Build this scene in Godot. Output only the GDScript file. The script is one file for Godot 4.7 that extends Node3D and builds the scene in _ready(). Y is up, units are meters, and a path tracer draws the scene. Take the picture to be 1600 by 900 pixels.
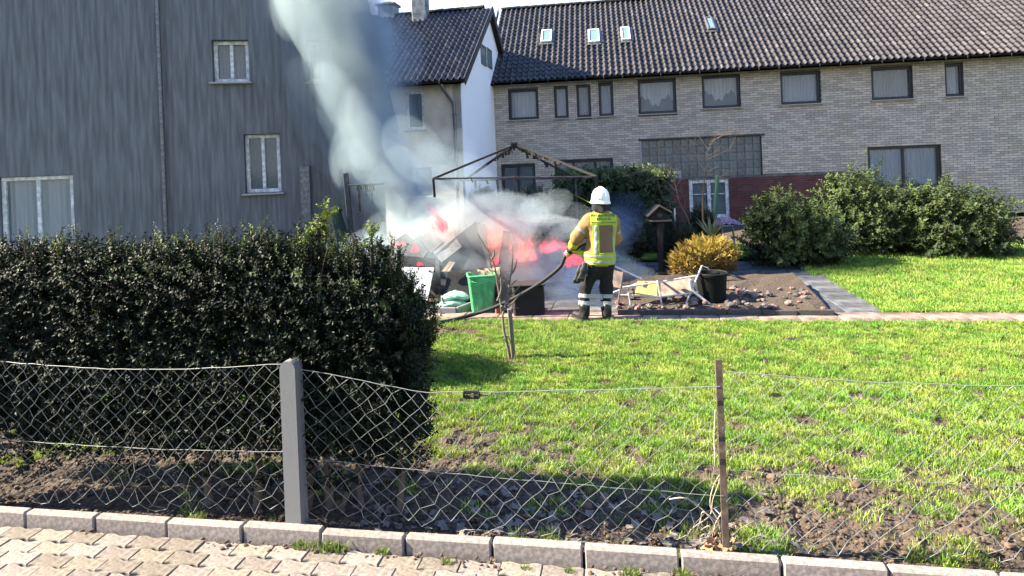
extends Node3D

const ROLL := 0.040          # the photographer's camera was tilted 2.3 degrees
const EYE := 2.15            # height of the lens above the garden
const F := 1000.0            # focal length in pixels of the 900 pixel high photograph
var ca := cos(ROLL)
var sa := sin(ROLL)
var rng := RandomNumberGenerator.new()
var taken := {}
var M := {}
var soil_node: Node3D
var garden := Transform3D()   # frame of the kerb: x along it, z towards the street
var wrinkle := FastNoiseLite.new()
var lumps := FastNoiseLite.new()
var patchy := FastNoiseLite.new()


# ---------------------------------------------------------------- measuring
func at(px: float, py: float, d: float) -> Vector3:
	var u := (px - 800.0) / F
	var v := (257.0 - py) / F
	return Vector3((u * ca + v * sa) * d, EYE + (v * ca - u * sa) * d, -d)

func gnd(px: float, py: float, h := 0.0) -> Vector3:
	var u := (px - 800.0) / F
	var v := (257.0 - py) / F
	return at(px, py, (h - EYE) / (v * ca - u * sa))

func on_face(frame: Transform3D, px: float, py: float, zoff := 0.0) -> Vector3:
	var eye := Vector3(0, EYE, 0)
	var inv := frame.affine_inverse()
	var a := inv * eye
	var b := inv * at(px, py, 10.0)
	var t := (zoff - a.z) / (b.z - a.z)
	return a + (b - a) * t


# ---------------------------------------------------------------- geometry
class Geo:
	var v := PackedVector3Array()
	var n := PackedVector3Array()
	var c := PackedColorArray()
	var uv := PackedVector2Array()
	var tint := Color.WHITE

	func tri(a: Vector3, b: Vector3, d: Vector3) -> void:
		var m := (b - a).cross(d - a).normalized()
		tri_n(a, b, d, m, m, m)

	func tri_n(a: Vector3, b: Vector3, d: Vector3, na: Vector3, nb: Vector3, nd: Vector3) -> void:
		v.push_back(a); v.push_back(d); v.push_back(b)
		n.push_back(na); n.push_back(nd); n.push_back(nb)
		c.push_back(tint); c.push_back(tint); c.push_back(tint)

	func quad(a: Vector3, b: Vector3, d: Vector3, e: Vector3) -> void:
		tri(a, b, d)
		tri(a, d, e)

	func ctri(a: Vector3, b: Vector3, d: Vector3, mid: Vector3) -> void:
		if (b - a).cross(d - a).dot((a + b + d) / 3.0 - mid) < 0.0:
			tri(a, d, b)
		else:
			tri(a, b, d)

	func cquad(a: Vector3, b: Vector3, d: Vector3, e: Vector3, mid: Vector3) -> void:
		if (b - a).cross(d - a).dot((a + b + d + e) / 4.0 - mid) < 0.0:
			quad(a, e, d, b)
		else:
			quad(a, b, d, e)

	func box(mid: Vector3, size: Vector3, bev := 0.0, basis := Basis()) -> void:
		var h := size * 0.5
		var P := func(x: float, y: float, z: float) -> Vector3: return mid + basis * Vector3(x, y, z)
		if bev <= 0.0:
			for s in [-1.0, 1.0]:
				cquad(P.call(s * h.x, -h.y, -h.z), P.call(s * h.x, h.y, -h.z), P.call(s * h.x, h.y, h.z), P.call(s * h.x, -h.y, h.z), mid)
				cquad(P.call(-h.x, s * h.y, -h.z), P.call(h.x, s * h.y, -h.z), P.call(h.x, s * h.y, h.z), P.call(-h.x, s * h.y, h.z), mid)
				cquad(P.call(-h.x, -h.y, s * h.z), P.call(h.x, -h.y, s * h.z), P.call(h.x, h.y, s * h.z), P.call(-h.x, h.y, s * h.z), mid)
			return
		var i := Vector3(h.x - bev, h.y - bev, h.z - bev)
		for s in [-1.0, 1.0]:
			cquad(P.call(s * h.x, -i.y, -i.z), P.call(s * h.x, i.y, -i.z), P.call(s * h.x, i.y, i.z), P.call(s * h.x, -i.y, i.z), mid)
			cquad(P.call(-i.x, s * h.y, -i.z), P.call(i.x, s * h.y, -i.z), P.call(i.x, s * h.y, i.z), P.call(-i.x, s * h.y, i.z), mid)
			cquad(P.call(-i.x, -i.y, s * h.z), P.call(i.x, -i.y, s * h.z), P.call(i.x, i.y, s * h.z), P.call(-i.x, i.y, s * h.z), mid)
			for t in [-1.0, 1.0]:
				cquad(P.call(s * h.x, t * i.y, -i.z), P.call(s * h.x, t * i.y, i.z), P.call(s * i.x, t * h.y, i.z), P.call(s * i.x, t * h.y, -i.z), mid)
				cquad(P.call(s * h.x, -i.y, t * i.z), P.call(s * h.x, i.y, t * i.z), P.call(s * i.x, i.y, t * h.z), P.call(s * i.x, -i.y, t * h.z), mid)
				cquad(P.call(-i.x, s * h.y, t * i.z), P.call(i.x, s * h.y, t * i.z), P.call(i.x, s * i.y, t * h.z), P.call(-i.x, s * i.y, t * h.z), mid)
				for w in [-1.0, 1.0]:
					ctri(P.call(s * h.x, t * i.y, w * i.z), P.call(s * i.x, t * h.y, w * i.z), P.call(s * i.x, t * i.y, w * h.z), mid)

	func bar(a: Vector3, b: Vector3, w: float, t: float, bev := 0.0, up := Vector3.UP) -> void:
		var y := (b - a).normalized()
		var x := up.cross(y)
		if x.length() < 0.01:
			x = Vector3.RIGHT
		x = x.normalized()
		box((a + b) * 0.5, Vector3(w, a.distance_to(b), t), bev, Basis(x, y, x.cross(y)))

	func tube(path: PackedVector3Array, radii: PackedFloat32Array, sides := 8, cap := true) -> void:
		var rings: Array[PackedVector3Array] = []
		var dirs: Array[PackedVector3Array] = []
		var ref := Vector3(0.123, 0.31, 0.94).normalized()
		var cnt := path.size()
		for i in cnt:
			var t := (path[mini(i + 1, cnt - 1)] - path[maxi(i - 1, 0)]).normalized()
			var x := t.cross(ref)
			if x.length() < 0.05:
				x = t.cross(Vector3.RIGHT)
			x = x.normalized()
			var y := t.cross(x)
			ref = x.cross(t)
			var r := radii[mini(i, radii.size() - 1)]
			var ring := PackedVector3Array()
			var dr := PackedVector3Array()
			for k in sides:
				var a := TAU * k / sides
				var dd := x * cos(a) + y * sin(a)
				dr.push_back(dd)
				ring.push_back(path[i] + dd * r)
			rings.push_back(ring)
			dirs.push_back(dr)
		for i in cnt - 1:
			for k in sides:
				var l := (k + 1) % sides
				tri_n(rings[i][k], rings[i][l], rings[i + 1][l], dirs[i][k], dirs[i][l], dirs[i + 1][l])
				tri_n(rings[i][k], rings[i + 1][l], rings[i + 1][k], dirs[i][k], dirs[i + 1][l], dirs[i + 1][k])
		if cap:
			for k in range(1, sides - 1):
				tri(rings[0][0], rings[0][k + 1], rings[0][k])
				tri(rings[cnt - 1][0], rings[cnt - 1][k], rings[cnt - 1][k + 1])

	func lathe(prof: PackedVector2Array, sides := 24, xf := Transform3D(), sx := 1.0, sz := 1.0) -> void:
		for i in prof.size() - 1:
			var a := prof[i]
			var b := prof[i + 1]
			var sl := Vector2(b.y - a.y, a.x - b.x).normalized()
			for k in sides:
				var t0 := TAU * k / sides
				var t1 := TAU * (k + 1) / sides
				var d0 := Vector3(cos(t0) * sx, 0, -sin(t0) * sz)
				var d1 := Vector3(cos(t1) * sx, 0, -sin(t1) * sz)
				var n0 := (xf.basis * (d0 * sl.x + Vector3.UP * sl.y)).normalized()
				var n1 := (xf.basis * (d1 * sl.x + Vector3.UP * sl.y)).normalized()
				var p0 := xf * (d0 * a.x + Vector3.UP * a.y)
				var p1 := xf * (d1 * a.x + Vector3.UP * a.y)
				var p2 := xf * (d1 * b.x + Vector3.UP * b.y)
				var p3 := xf * (d0 * b.x + Vector3.UP * b.y)
				if a.x > 0.0001:
					tri_n(p0, p1, p2, n0, n1, n1)
				if b.x > 0.0001:
					tri_n(p0, p2, p3, n0, n1, n0)

	func prism(poly: PackedVector2Array, depth: float, xf := Transform3D()) -> void:
		# poly counter-clockwise in x, y; reaches from z = 0 back to z = -depth
		var idx := Geometry2D.triangulate_polygon(poly)
		for i in range(0, idx.size(), 3):
			var a := poly[idx[i]]
			var b := poly[idx[i + 1]]
			var d := poly[idx[i + 2]]
			if (b - a).cross(d - a) < 0.0:
				var e := b
				b = d
				d = e
			tri(xf * Vector3(a.x, a.y, 0), xf * Vector3(b.x, b.y, 0), xf * Vector3(d.x, d.y, 0))
			tri(xf * Vector3(a.x, a.y, -depth), xf * Vector3(d.x, d.y, -depth), xf * Vector3(b.x, b.y, -depth))
		for i in poly.size():
			var a := poly[i]
			var b := poly[(i + 1) % poly.size()]
			quad(xf * Vector3(a.x, a.y, 0), xf * Vector3(a.x, a.y, -depth), xf * Vector3(b.x, b.y, -depth), xf * Vector3(b.x, b.y, 0))

	func join(o: Geo, xf: Transform3D) -> void:
		for i in o.v.size():
			v.push_back(xf * o.v[i])
			n.push_back((xf.basis * o.n[i]).normalized())
			c.push_back(o.c[i])

	func mesh() -> ArrayMesh:
		var a := []
		a.resize(Mesh.ARRAY_MAX)
		a[Mesh.ARRAY_VERTEX] = v
		a[Mesh.ARRAY_NORMAL] = n
		a[Mesh.ARRAY_COLOR] = c
		if uv.size() == v.size():
			a[Mesh.ARRAY_TEX_UV] = uv
		var m := ArrayMesh.new()
		m.add_surface_from_arrays(Mesh.PRIMITIVE_TRIANGLES, a)
		return m


func pv(list: Array) -> PackedVector3Array:
	return PackedVector3Array(list)

func smooth_path(pts: PackedVector3Array, each := 6) -> PackedVector3Array:
	var out := PackedVector3Array()
	for i in pts.size() - 1:
		var a := pts[maxi(i - 1, 0)]
		var b := pts[i]
		var d := pts[i + 1]
		var e := pts[mini(i + 2, pts.size() - 1)]
		for k in each:
			out.push_back(b.cubic_interpolate(d, a, e, float(k) / each))
	out.push_back(pts[pts.size() - 1])
	return out

func radii(a: float, b: float, cnt: int) -> PackedFloat32Array:
	var r := PackedFloat32Array()
	for i in cnt:
		r.push_back(lerpf(a, b, float(i) / maxf(1.0, cnt - 1)))
	return r


# ---------------------------------------------------------------- objects
func numbered(called: String) -> String:
	taken[called] = taken.get(called, -1) + 1
	return called if taken[called] == 0 else "%s_%03d" % [called, taken[called]]

func tag(o: Node3D, label: String, category: String, group := "") -> Node3D:
	o.set_meta("label", label)
	o.set_meta("category", category)
	if group:
		o.set_meta("group", group)
	return o

func thing(called: String, label: String, category: String, pos := Vector3.ZERO, turn := 0.0, group := "") -> Node3D:
	var o := Node3D.new()
	o.name = numbered(called)
	add_child(o)
	o.position = pos
	o.rotation.y = turn
	return tag(o, label, category, group)

func setting(called: String) -> Node3D:
	var o := Node3D.new()
	o.name = numbered(called)
	add_child(o)
	o.set_meta("kind", "structure")
	return o

func put_mesh(called: String, m: Mesh, mat: Material, parent: Node3D = null) -> MeshInstance3D:
	var o := MeshInstance3D.new()
	o.name = called if parent else numbered(called)
	o.mesh = m
	o.material_override = mat
	(parent if parent else self).add_child(o, true)
	return o

func put(called: String, g: Geo, mat: Material, parent: Node3D = null) -> MeshInstance3D:
	return put_mesh(called, g.mesh(), mat, parent)

func stuff(o: Node3D) -> Node3D:
	o.set_meta("kind", "stuff")
	return o

func scatter(called: String, m: Mesh, mat: Material, where: Array[Transform3D], tints: PackedColorArray, parent: Node3D = null) -> MultiMeshInstance3D:
	var mm := MultiMesh.new()
	mm.transform_format = MultiMesh.TRANSFORM_3D
	mm.use_colors = true
	mm.mesh = m
	mm.instance_count = where.size()
	for i in where.size():
		mm.set_instance_transform(i, where[i])
		mm.set_instance_color(i, tints[i])
	var o := MultiMeshInstance3D.new()
	o.name = called if parent else numbered(called)
	o.multimesh = mm
	o.material_override = mat
	o.set_meta("kind", "stuff")
	(parent if parent else self).add_child(o, true)
	return o

func copy_of(o: Node3D, pos: Vector3, turn: float, size: float, label: String) -> Node3D:
	var r: Node3D = o.duplicate()
	r.name = numbered(String(o.name).rstrip("_0123456789"))
	add_child(r)
	r.position = pos
	r.rotation.y = turn
	r.scale = Vector3.ONE * size
	r.set_meta("label", label)
	return r


# ---------------------------------------------------------------- materials
func grey_noise(sd: int, freq: float, lo: float, hi: float, octaves := 4, size := 512, power := 1.0) -> ImageTexture:
	var fn := FastNoiseLite.new()
	fn.seed = sd
	fn.frequency = freq
	fn.fractal_octaves = octaves
	var im := fn.get_seamless_image(size, size)
	var out := Image.create(size, size, false, Image.FORMAT_RGB8)
	for y in size:
		for x in size:
			var t := pow(im.get_pixel(x, y).r, power)
			var g := lerpf(lo, hi, t)
			out.set_pixel(x, y, Color(g, g, g))
	return ImageTexture.create_from_image(out)

func bumps(sd: int, freq: float, strength: float, octaves := 4, size := 512) -> ImageTexture:
	var fn := FastNoiseLite.new()
	fn.seed = sd
	fn.frequency = freq
	fn.fractal_octaves = octaves
	var im := fn.get_seamless_image(size, size)
	im.convert(Image.FORMAT_RGB8)
	im.bump_map_to_normal_map(strength)
	return ImageTexture.create_from_image(im)

func mat(called: String, col: Color, rough := 0.8, tex: Texture2D = null, scale := 1.0, nrm: Texture2D = null, ns := 1.0, metal := 0.0) -> StandardMaterial3D:
	var m := StandardMaterial3D.new()
	m.resource_name = called
	m.albedo_color = col.linear_to_srgb()
	m.roughness = rough
	m.metallic = metal
	m.vertex_color_use_as_albedo = true
	if tex or nrm:
		m.uv1_triplanar = true
		m.uv1_world_triplanar = false
		m.uv1_scale = Vector3.ONE * scale
	if tex:
		m.albedo_texture = tex
	if nrm:
		m.normal_enabled = true
		m.normal_texture = nrm
		m.normal_scale = ns
	M[called] = m
	return m

func leafy(called: String, rough := 0.45, back := 0.5) -> StandardMaterial3D:
	var m := mat(called, Color.WHITE, rough)
	m.backlight_enabled = true
	m.backlight = Color(back, back, back * 0.7)
	return m

func materials() -> void:
	var blotch := grey_noise(3, 0.012, 0.62, 1.0)
	var fine := grey_noise(5, 0.09, 0.6, 1.0)
	var grain := grey_noise(7, 0.25, 0.55, 1.0, 2)
	var stain := grey_noise(9, 0.008, 0.45, 1.0, 5, 512, 0.8)
	var soft := grey_noise(15, 0.01, 0.84, 1.0, 5)
	var nfine := bumps(11, 0.12, 5.0)
	var nsoft := bumps(13, 0.03, 4.0)
	mat("mortar", Color(0.19, 0.18, 0.165), 0.95, blotch, 0.4)
	mat("brick", Color(1, 1, 1), 0.9, grain, 2.0, nfine, 0.6)
	mat("plaster", Color(0.76, 0.68, 0.54), 0.95, soft, 0.3, nfine, 0.35)
	mat("white_plaster", Color(0.88, 0.90, 0.90), 0.95, grey_noise(51, 0.05, 0.93, 1.0, 3), 0.6)
	mat("dark_plaster", Color(0.19, 0.195, 0.205), 0.95, grey_noise(47, 0.02, 0.68, 1.0, 5), 0.4).uv1_scale = Vector3(0.9, 0.07, 0.9)
	mat("tile", Color(1, 1, 1), 0.5, fine, 3.0).metallic_specular = 0.4
	mat("roof_under", Color(0.025, 0.024, 0.024), 0.9)
	mat("slate", Color(0.045, 0.045, 0.05), 0.7, stain, 0.6)
	mat("zinc", Color(0.22, 0.23, 0.24), 0.45, blotch, 1.5, null, 1.0, 0.6)
	mat("black_frame", Color(0.012, 0.011, 0.011), 0.5)
	mat("white_frame", Color(0.84, 0.85, 0.84), 0.45, blotch, 1.0)
	mat("sill_stone", Color(0.50, 0.49, 0.46), 0.8, fine, 1.0)
	mat("curtain", Color(0.50, 0.50, 0.51), 0.9, grain, 1.5)
	mat("joint_grey", Color(0.215, 0.235, 0.23), 0.9)
	mat("curtain_brown", Color(0.30, 0.26, 0.23), 0.9, grain, 1.5)
	mat("curtain_blue", Color(0.36, 0.38, 0.42), 0.9, grain, 1.5)
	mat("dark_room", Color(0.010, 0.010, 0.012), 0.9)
	mat("chimney_stone", Color(0.26, 0.30, 0.34), 0.9, stain, 0.8)
	mat("glass_block", Color(1, 1, 1), 0.3, blotch, 1.2)
	mat("red_brick", Color(1, 1, 1), 0.9, grain, 2.0, nfine, 0.5)
	var p := mat("pane", Color(0.5, 0.55, 0.58, 0.16), 0.03)
	p.albedo_color = Color(0.75, 0.8, 0.82, 0.10)
	p.metallic_specular = 0.3
	p.transparency = BaseMaterial3D.TRANSPARENCY_ALPHA
	p.vertex_color_use_as_albedo = false
	mat("skylight", Color(0.12, 0.20, 0.20), 0.12).metallic_specular = 0.18
	mat("soil", Color(0.125, 0.088, 0.056), 1.0, grey_noise(21, 0.05, 0.4, 1.0, 5), 0.9, bumps(23, 0.06, 9.0), 1.2)
	mat("clod", Color(1, 1, 1), 1.0, grain, 4.0, nfine, 1.0)
	mat("far_ground", Color(0.06, 0.09, 0.03), 1.0, blotch, 0.5)
	mat("patio", Color(1, 1, 1), 0.85, stain, 0.7, nfine, 0.4)
	mat("paver", Color(1, 1, 1), 0.92, grey_noise(41, 0.02, 0.62, 1.0, 6), 2.6, nfine, 0.9)
	mat("kerb", Color(1, 1, 1), 0.93, grey_noise(43, 0.02, 0.66, 1.0, 6), 2.6, nfine, 1.0)
	mat("sand", Color(0.09, 0.07, 0.05), 1.0, grain, 3.0, nfine, 1.0)
	mat("stone", Color(1, 1, 1), 0.85, fine, 3.0, nfine, 0.7)
	mat("galvanised", Color(0.22, 0.23, 0.22), 0.5, null, 1.0, null, 1.0, 0.2)
	mat("rusty_iron", Color(0.165, 0.115, 0.08), 0.85, stain, 3.0, nfine, 1.0)
	mat("concrete_post", Color(0.30, 0.30, 0.295), 0.95, grain, 3.0, nfine, 1.0)
	mat("bark", Color(0.17, 0.125, 0.09), 0.95, fine, 4.0, nfine, 1.0)
	mat("grey_wood", Color(0.24, 0.20, 0.15), 0.9, fine, 3.0, nfine, 0.8)
	mat("charred", Color(0.013, 0.013, 0.014), 0.85, fine, 3.0, nfine, 1.0)
	mat("ash_panel", Color(0.06, 0.066, 0.072), 0.8, stain, 1.5)
	mat("grey_panel", Color(0.16, 0.18, 0.19), 0.7, stain, 1.5)
	mat("pale_panel", Color(0.72, 0.76, 0.76), 0.55, blotch, 1.2)
	mat("raw_wood", Color(0.62, 0.50, 0.34), 0.75, fine, 2.0)
	mat("beige_board", Color(0.46, 0.33, 0.24), 0.8, stain, 1.5)
	mat("yellow_board", Color(0.68, 0.46, 0.15), 0.8, blotch, 2.0)
	mat("white_metal", Color(0.72, 0.73, 0.72), 0.35, blotch, 2.0)
	mat("green_plastic", Color(0.085, 0.48, 0.19), 0.4, blotch, 1.0)
	mat("green_rim", Color(0.07, 0.46, 0.16), 0.35)
	mat("black_plastic", Color(0.004, 0.005, 0.005), 0.6).metallic_specular = 0.25
	mat("sack", Color(0.36, 0.62, 0.50), 0.4, blotch, 2.0, nsoft, 0.5)
	mat("paper", Color(0.62, 0.46, 0.30), 0.9, fine, 2.0)
	mat("rubber", Color(0.008, 0.008, 0.009), 0.75, fine, 6.0)
	mat("purple_cloth", Color(0.18, 0.13, 0.24), 0.8, fine, 2.0)
	mat("green_paint", Color(0.018, 0.085, 0.052), 0.5)
	mat("dark_wood", Color(0.009, 0.007, 0.007), 0.85, fine, 3.0, nfine, 0.6)
	mat("tarp", Color(0.035, 0.065, 0.065), 0.75, blotch, 1.0)
	mat("skin", Color(0.46, 0.27, 0.19), 0.6)
	mat("jacket", Color(0.42, 0.245, 0.085), 0.9, grain, 9.0, nsoft, 0.4)
	mat("jacket_back", Color(0.27, 0.165, 0.10), 0.9, grain, 9.0)
	mat("trousers", Color(0.008, 0.008, 0.009), 0.9, grain, 9.0)
	mat("hi_vis", Color(0.52, 0.66, 0.02), 0.6, grain, 12.0)
	mat("silver_tape", Color(0.52, 0.54, 0.54), 0.4, grain, 12.0)
	mat("lettering", Color(0.05, 0.10, 0.02), 0.7)
	mat("helmet", Color(0.78, 0.80, 0.74), 0.3)
	mat("black_cloth", Color(0.012, 0.011, 0.014), 0.9, grain, 6.0)
	mat("boot", Color(0.012, 0.012, 0.012), 0.4)
	mat("glove", Color(0.03, 0.03, 0.032), 0.7, fine, 6.0)
	leafy("grass", 0.6, 0.75)
	leafy("leaf", 0.55, 0.35).metallic_specular = 0.28
	leafy("soft_leaf", 0.6, 0.5)
	leafy("dry_leaf", 0.85, 0.25)
	var fl := mat("flame", Color(0.1, 0.02, 0.01), 1.0)
	fl.emission_enabled = true
	fl.emission = Color(1.0, 0.30, 0.38)
	fl.emission_energy_multiplier = 0.42
	fl.transparency = BaseMaterial3D.TRANSPARENCY_ALPHA
	for k in ["grass", "leaf", "soft_leaf", "dry_leaf"]:
		M[k].cull_mode = BaseMaterial3D.CULL_DISABLED


# ---------------------------------------------------------------- _ready
func _ready() -> void:
	rng.seed = 4711
	wrinkle.seed = 5
	wrinkle.frequency = 5.0
	wrinkle.fractal_octaves = 3
	lumps.seed = 17
	lumps.frequency = 2.2
	lumps.fractal_octaves = 4
	patchy.seed = 29
	patchy.frequency = 0.9
	patchy.fractal_octaves = 4
	var cam := Camera3D.new()
	cam.name = "camera"
	cam.near = 0.05
	cam.far = 400.0
	cam.projection = Camera3D.PROJECTION_FRUSTUM
	cam.keep_aspect = Camera3D.KEEP_HEIGHT
	cam.size = 0.9 * cam.near
	cam.frustum_offset = Vector2(0, -0.193 * cam.near)
	cam.position = Vector3(0, EYE, 0)
	cam.rotation.z = -ROLL
	add_child(cam)
	var we := WorldEnvironment.new()
	we.name = "world"
	var env := Environment.new()
	env.background_mode = Environment.BG_SKY
	var sky := Sky.new()
	var sm := ProceduralSkyMaterial.new()
	sm.sky_top_color = Color(0.36, 0.52, 0.78)
	sm.sky_horizon_color = Color(0.93, 0.95, 0.97)
	sm.sky_curve = 0.22
	sm.ground_bottom_color = Color(0.24, 0.24, 0.21)
	sm.ground_horizon_color = Color(0.6, 0.62, 0.62)
	sm.sun_angle_max = 12.0
	sky.sky_material = sm
	env.sky = sky
	env.background_energy_multiplier = 0.48
	env.tonemap_mode = Environment.TONE_MAPPER_LINEAR
	env.tonemap_exposure = 5.5
	env.sdfgi_enabled = true
	env.ssao_enabled = true
	env.ssil_enabled = true
	env.volumetric_fog_enabled = true
	env.volumetric_fog_density = 0.0
	we.environment = env
	add_child(we)
	var sun := DirectionalLight3D.new()
	sun.name = "sun"
	sun.light_energy = 1.6
	sun.light_color = Color(1.0, 0.95, 0.86)
	sun.light_angular_distance = 0.5
	sun.shadow_enabled = true
	add_child(sun)
	var el := deg_to_rad(37.0)
	var way := Vector3(cos(el), -sin(el), 0.05)
	sun.look_at_from_position(Vector3(-20, 20, 0), Vector3(-20, 20, 0) + way)

	var k0 := gnd(632, 862, -0.02)
	var k1 := gnd(1070, 893, -0.02)
	var ax := (k1 - k0).normalized()
	garden = Transform3D(Basis(ax, Vector3.UP, ax.cross(Vector3.UP)), Vector3(k0.x, 0, k0.z))
	materials()
	build_ground()
	build_brick_house()
	build_white_house()
	build_left_house()
	build_paving()
	build_lawn()
	build_plants()
	build_fence()
	build_gazebo()
	build_debris()
	build_rockery()
	build_firefighter()
	build_sides()
	build_fire_and_smoke()


# ---------------------------------------------------------------- houses
func wall_sheet(g: Geo, x0: float, x1: float, h: float, holes: Array[Rect2], deep: float, y0 := 0.0) -> void:
	var xs: Array[float] = [x0, x1]
	var ys: Array[float] = [y0, h]
	for r in holes:
		xs.append_array([clampf(r.position.x, x0, x1), clampf(r.end.x, x0, x1)])
		ys.append_array([clampf(r.position.y, y0, h), clampf(r.end.y, y0, h)])
	xs.sort()
	ys.sort()
	for i in xs.size() - 1:
		for j in ys.size() - 1:
			if xs[i + 1] - xs[i] < 0.001 or ys[j + 1] - ys[j] < 0.001:
				continue
			var mid := Vector2((xs[i] + xs[i + 1]) / 2, (ys[j] + ys[j + 1]) / 2)
			var open := false
			for r in holes:
				open = open or r.has_point(mid)
			if open:
				continue
			g.quad(Vector3(xs[i], ys[j], 0), Vector3(xs[i + 1], ys[j], 0), Vector3(xs[i + 1], ys[j + 1], 0), Vector3(xs[i], ys[j + 1], 0))
			g.quad(Vector3(xs[i + 1], ys[j], -deep), Vector3(xs[i], ys[j], -deep), Vector3(xs[i], ys[j + 1], -deep), Vector3(xs[i + 1], ys[j + 1], -deep))
	for r in holes:
		var a := r.position
		var b := r.end
		g.quad(Vector3(a.x, a.y, 0), Vector3(a.x, a.y, -deep), Vector3(a.x, b.y, -deep), Vector3(a.x, b.y, 0))
		g.quad(Vector3(b.x, a.y, -deep), Vector3(b.x, a.y, 0), Vector3(b.x, b.y, 0), Vector3(b.x, b.y, -deep))
		g.quad(Vector3(a.x, a.y, -deep), Vector3(a.x, a.y, 0), Vector3(b.x, a.y, 0), Vector3(b.x, a.y, -deep))
		g.quad(Vector3(a.x, b.y, 0), Vector3(a.x, b.y, -deep), Vector3(b.x, b.y, -deep), Vector3(b.x, b.y, 0))

func px_rect(frame: Transform3D, x0: float, y0: float, x1: float, y1: float) -> Rect2:
	var a := on_face(frame, x0, y0)
	var b := on_face(frame, x1, y1)
	return Rect2(a.x, b.y, b.x - a.x, a.y - b.y)

# frame of four bars, mullions, a pane, a curtain and a dark room behind; xf puts its plane in its house
func window(house: Node3D, r: Rect2, frame_mat: Material, fw: float, mull: Array, curtain: String, xf := Transform3D(), back := 0.10, sill := true) -> Node3D:
	var w := Node3D.new()
	w.name = "window"
	house.add_child(w, true)
	w.transform = xf * Transform3D(Basis(), Vector3(r.position.x, r.position.y, 0))
	var W := r.size.x
	var H := r.size.y
	var g := Geo.new()
	var z := -back
	g.box(Vector3(W / 2, fw / 2 + 0.004, z), Vector3(W - 0.008, fw, 0.07), 0.008)
	g.box(Vector3(W / 2, H - fw / 2 - 0.004, z), Vector3(W - 0.008, fw, 0.07), 0.008)
	g.box(Vector3(fw / 2 + 0.004, H / 2, z), Vector3(fw, H - 2 * fw - 0.008, 0.07), 0.008)
	g.box(Vector3(W - fw / 2 - 0.004, H / 2, z), Vector3(fw, H - 2 * fw - 0.008, 0.07), 0.008)
	put("frame", g, frame_mat, w)
	for m in mull:
		var gm := Geo.new()
		gm.box(Vector3(W * m, H / 2, z), Vector3(fw * 0.9, H - 2 * fw - 0.01, 0.066), 0.008)
		put("mullion", gm, frame_mat, w)
	var gp := Geo.new()
	gp.box(Vector3(W / 2, H / 2, z - 0.012), Vector3(W - fw * 1.2, H - fw * 1.2, 0.006))
	put("pane", gp, M.pane, w)
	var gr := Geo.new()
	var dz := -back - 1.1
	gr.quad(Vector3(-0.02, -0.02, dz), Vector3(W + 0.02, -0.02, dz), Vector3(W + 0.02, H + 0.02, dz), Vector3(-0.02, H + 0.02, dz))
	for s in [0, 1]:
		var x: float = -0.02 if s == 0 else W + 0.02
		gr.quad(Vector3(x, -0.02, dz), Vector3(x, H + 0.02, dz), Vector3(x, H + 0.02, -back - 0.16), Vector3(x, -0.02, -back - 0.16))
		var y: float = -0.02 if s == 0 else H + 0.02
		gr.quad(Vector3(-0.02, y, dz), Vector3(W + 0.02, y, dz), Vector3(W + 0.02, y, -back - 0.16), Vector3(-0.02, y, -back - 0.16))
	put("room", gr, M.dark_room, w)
	if curtain != "none":
		var gc := Geo.new()
		var n := int(W / 0.022)
		var ph := rng.randf() * 9.0
		for i in n:
			var xs: Array[float] = []
			var zs: Array[float] = []
			var lo: Array[float] = []
			for k in 2:
				var t := float(i + k) / n
				xs.append(fw + t * (W - 2 * fw))
				zs.append(-back - 0.13 + 0.028 * sin(ph + t * W * 46.0 + sin(t * W * 9.0 + ph) * 1.6))
				var low := fw
				if curtain == "draped":
					low = H * (0.36 + 0.13 * sin(t * 8.5 + 0.8) + 0.05 * sin(t * 31.0) + 0.03 * absf(sin(t * 60.0)))
				elif curtain == "split":
					low = fw if t < 0.55 or t > 0.75 else H * 0.25
				lo.append(low)
			gc.quad(Vector3(xs[0], lo[0], zs[0]), Vector3(xs[1], lo[1], zs[1]), Vector3(xs[1], H - fw, zs[1]), Vector3(xs[0], H - fw, zs[0]))
		put("curtain", gc, [M.curtain, M.curtain_blue, M.curtain_brown][(int(r.position.x * 7.0) + int(r.position.y)) % 3] if curtain == "full" else M.curtain, w)
	if sill:
		var gs := Geo.new()
		gs.box(Vector3(W / 2, -0.022, 0.03), Vector3(W + 0.12, 0.038, 0.16), 0.008)
		put("sill", gs, M.sill_stone, w)
	return w

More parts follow.
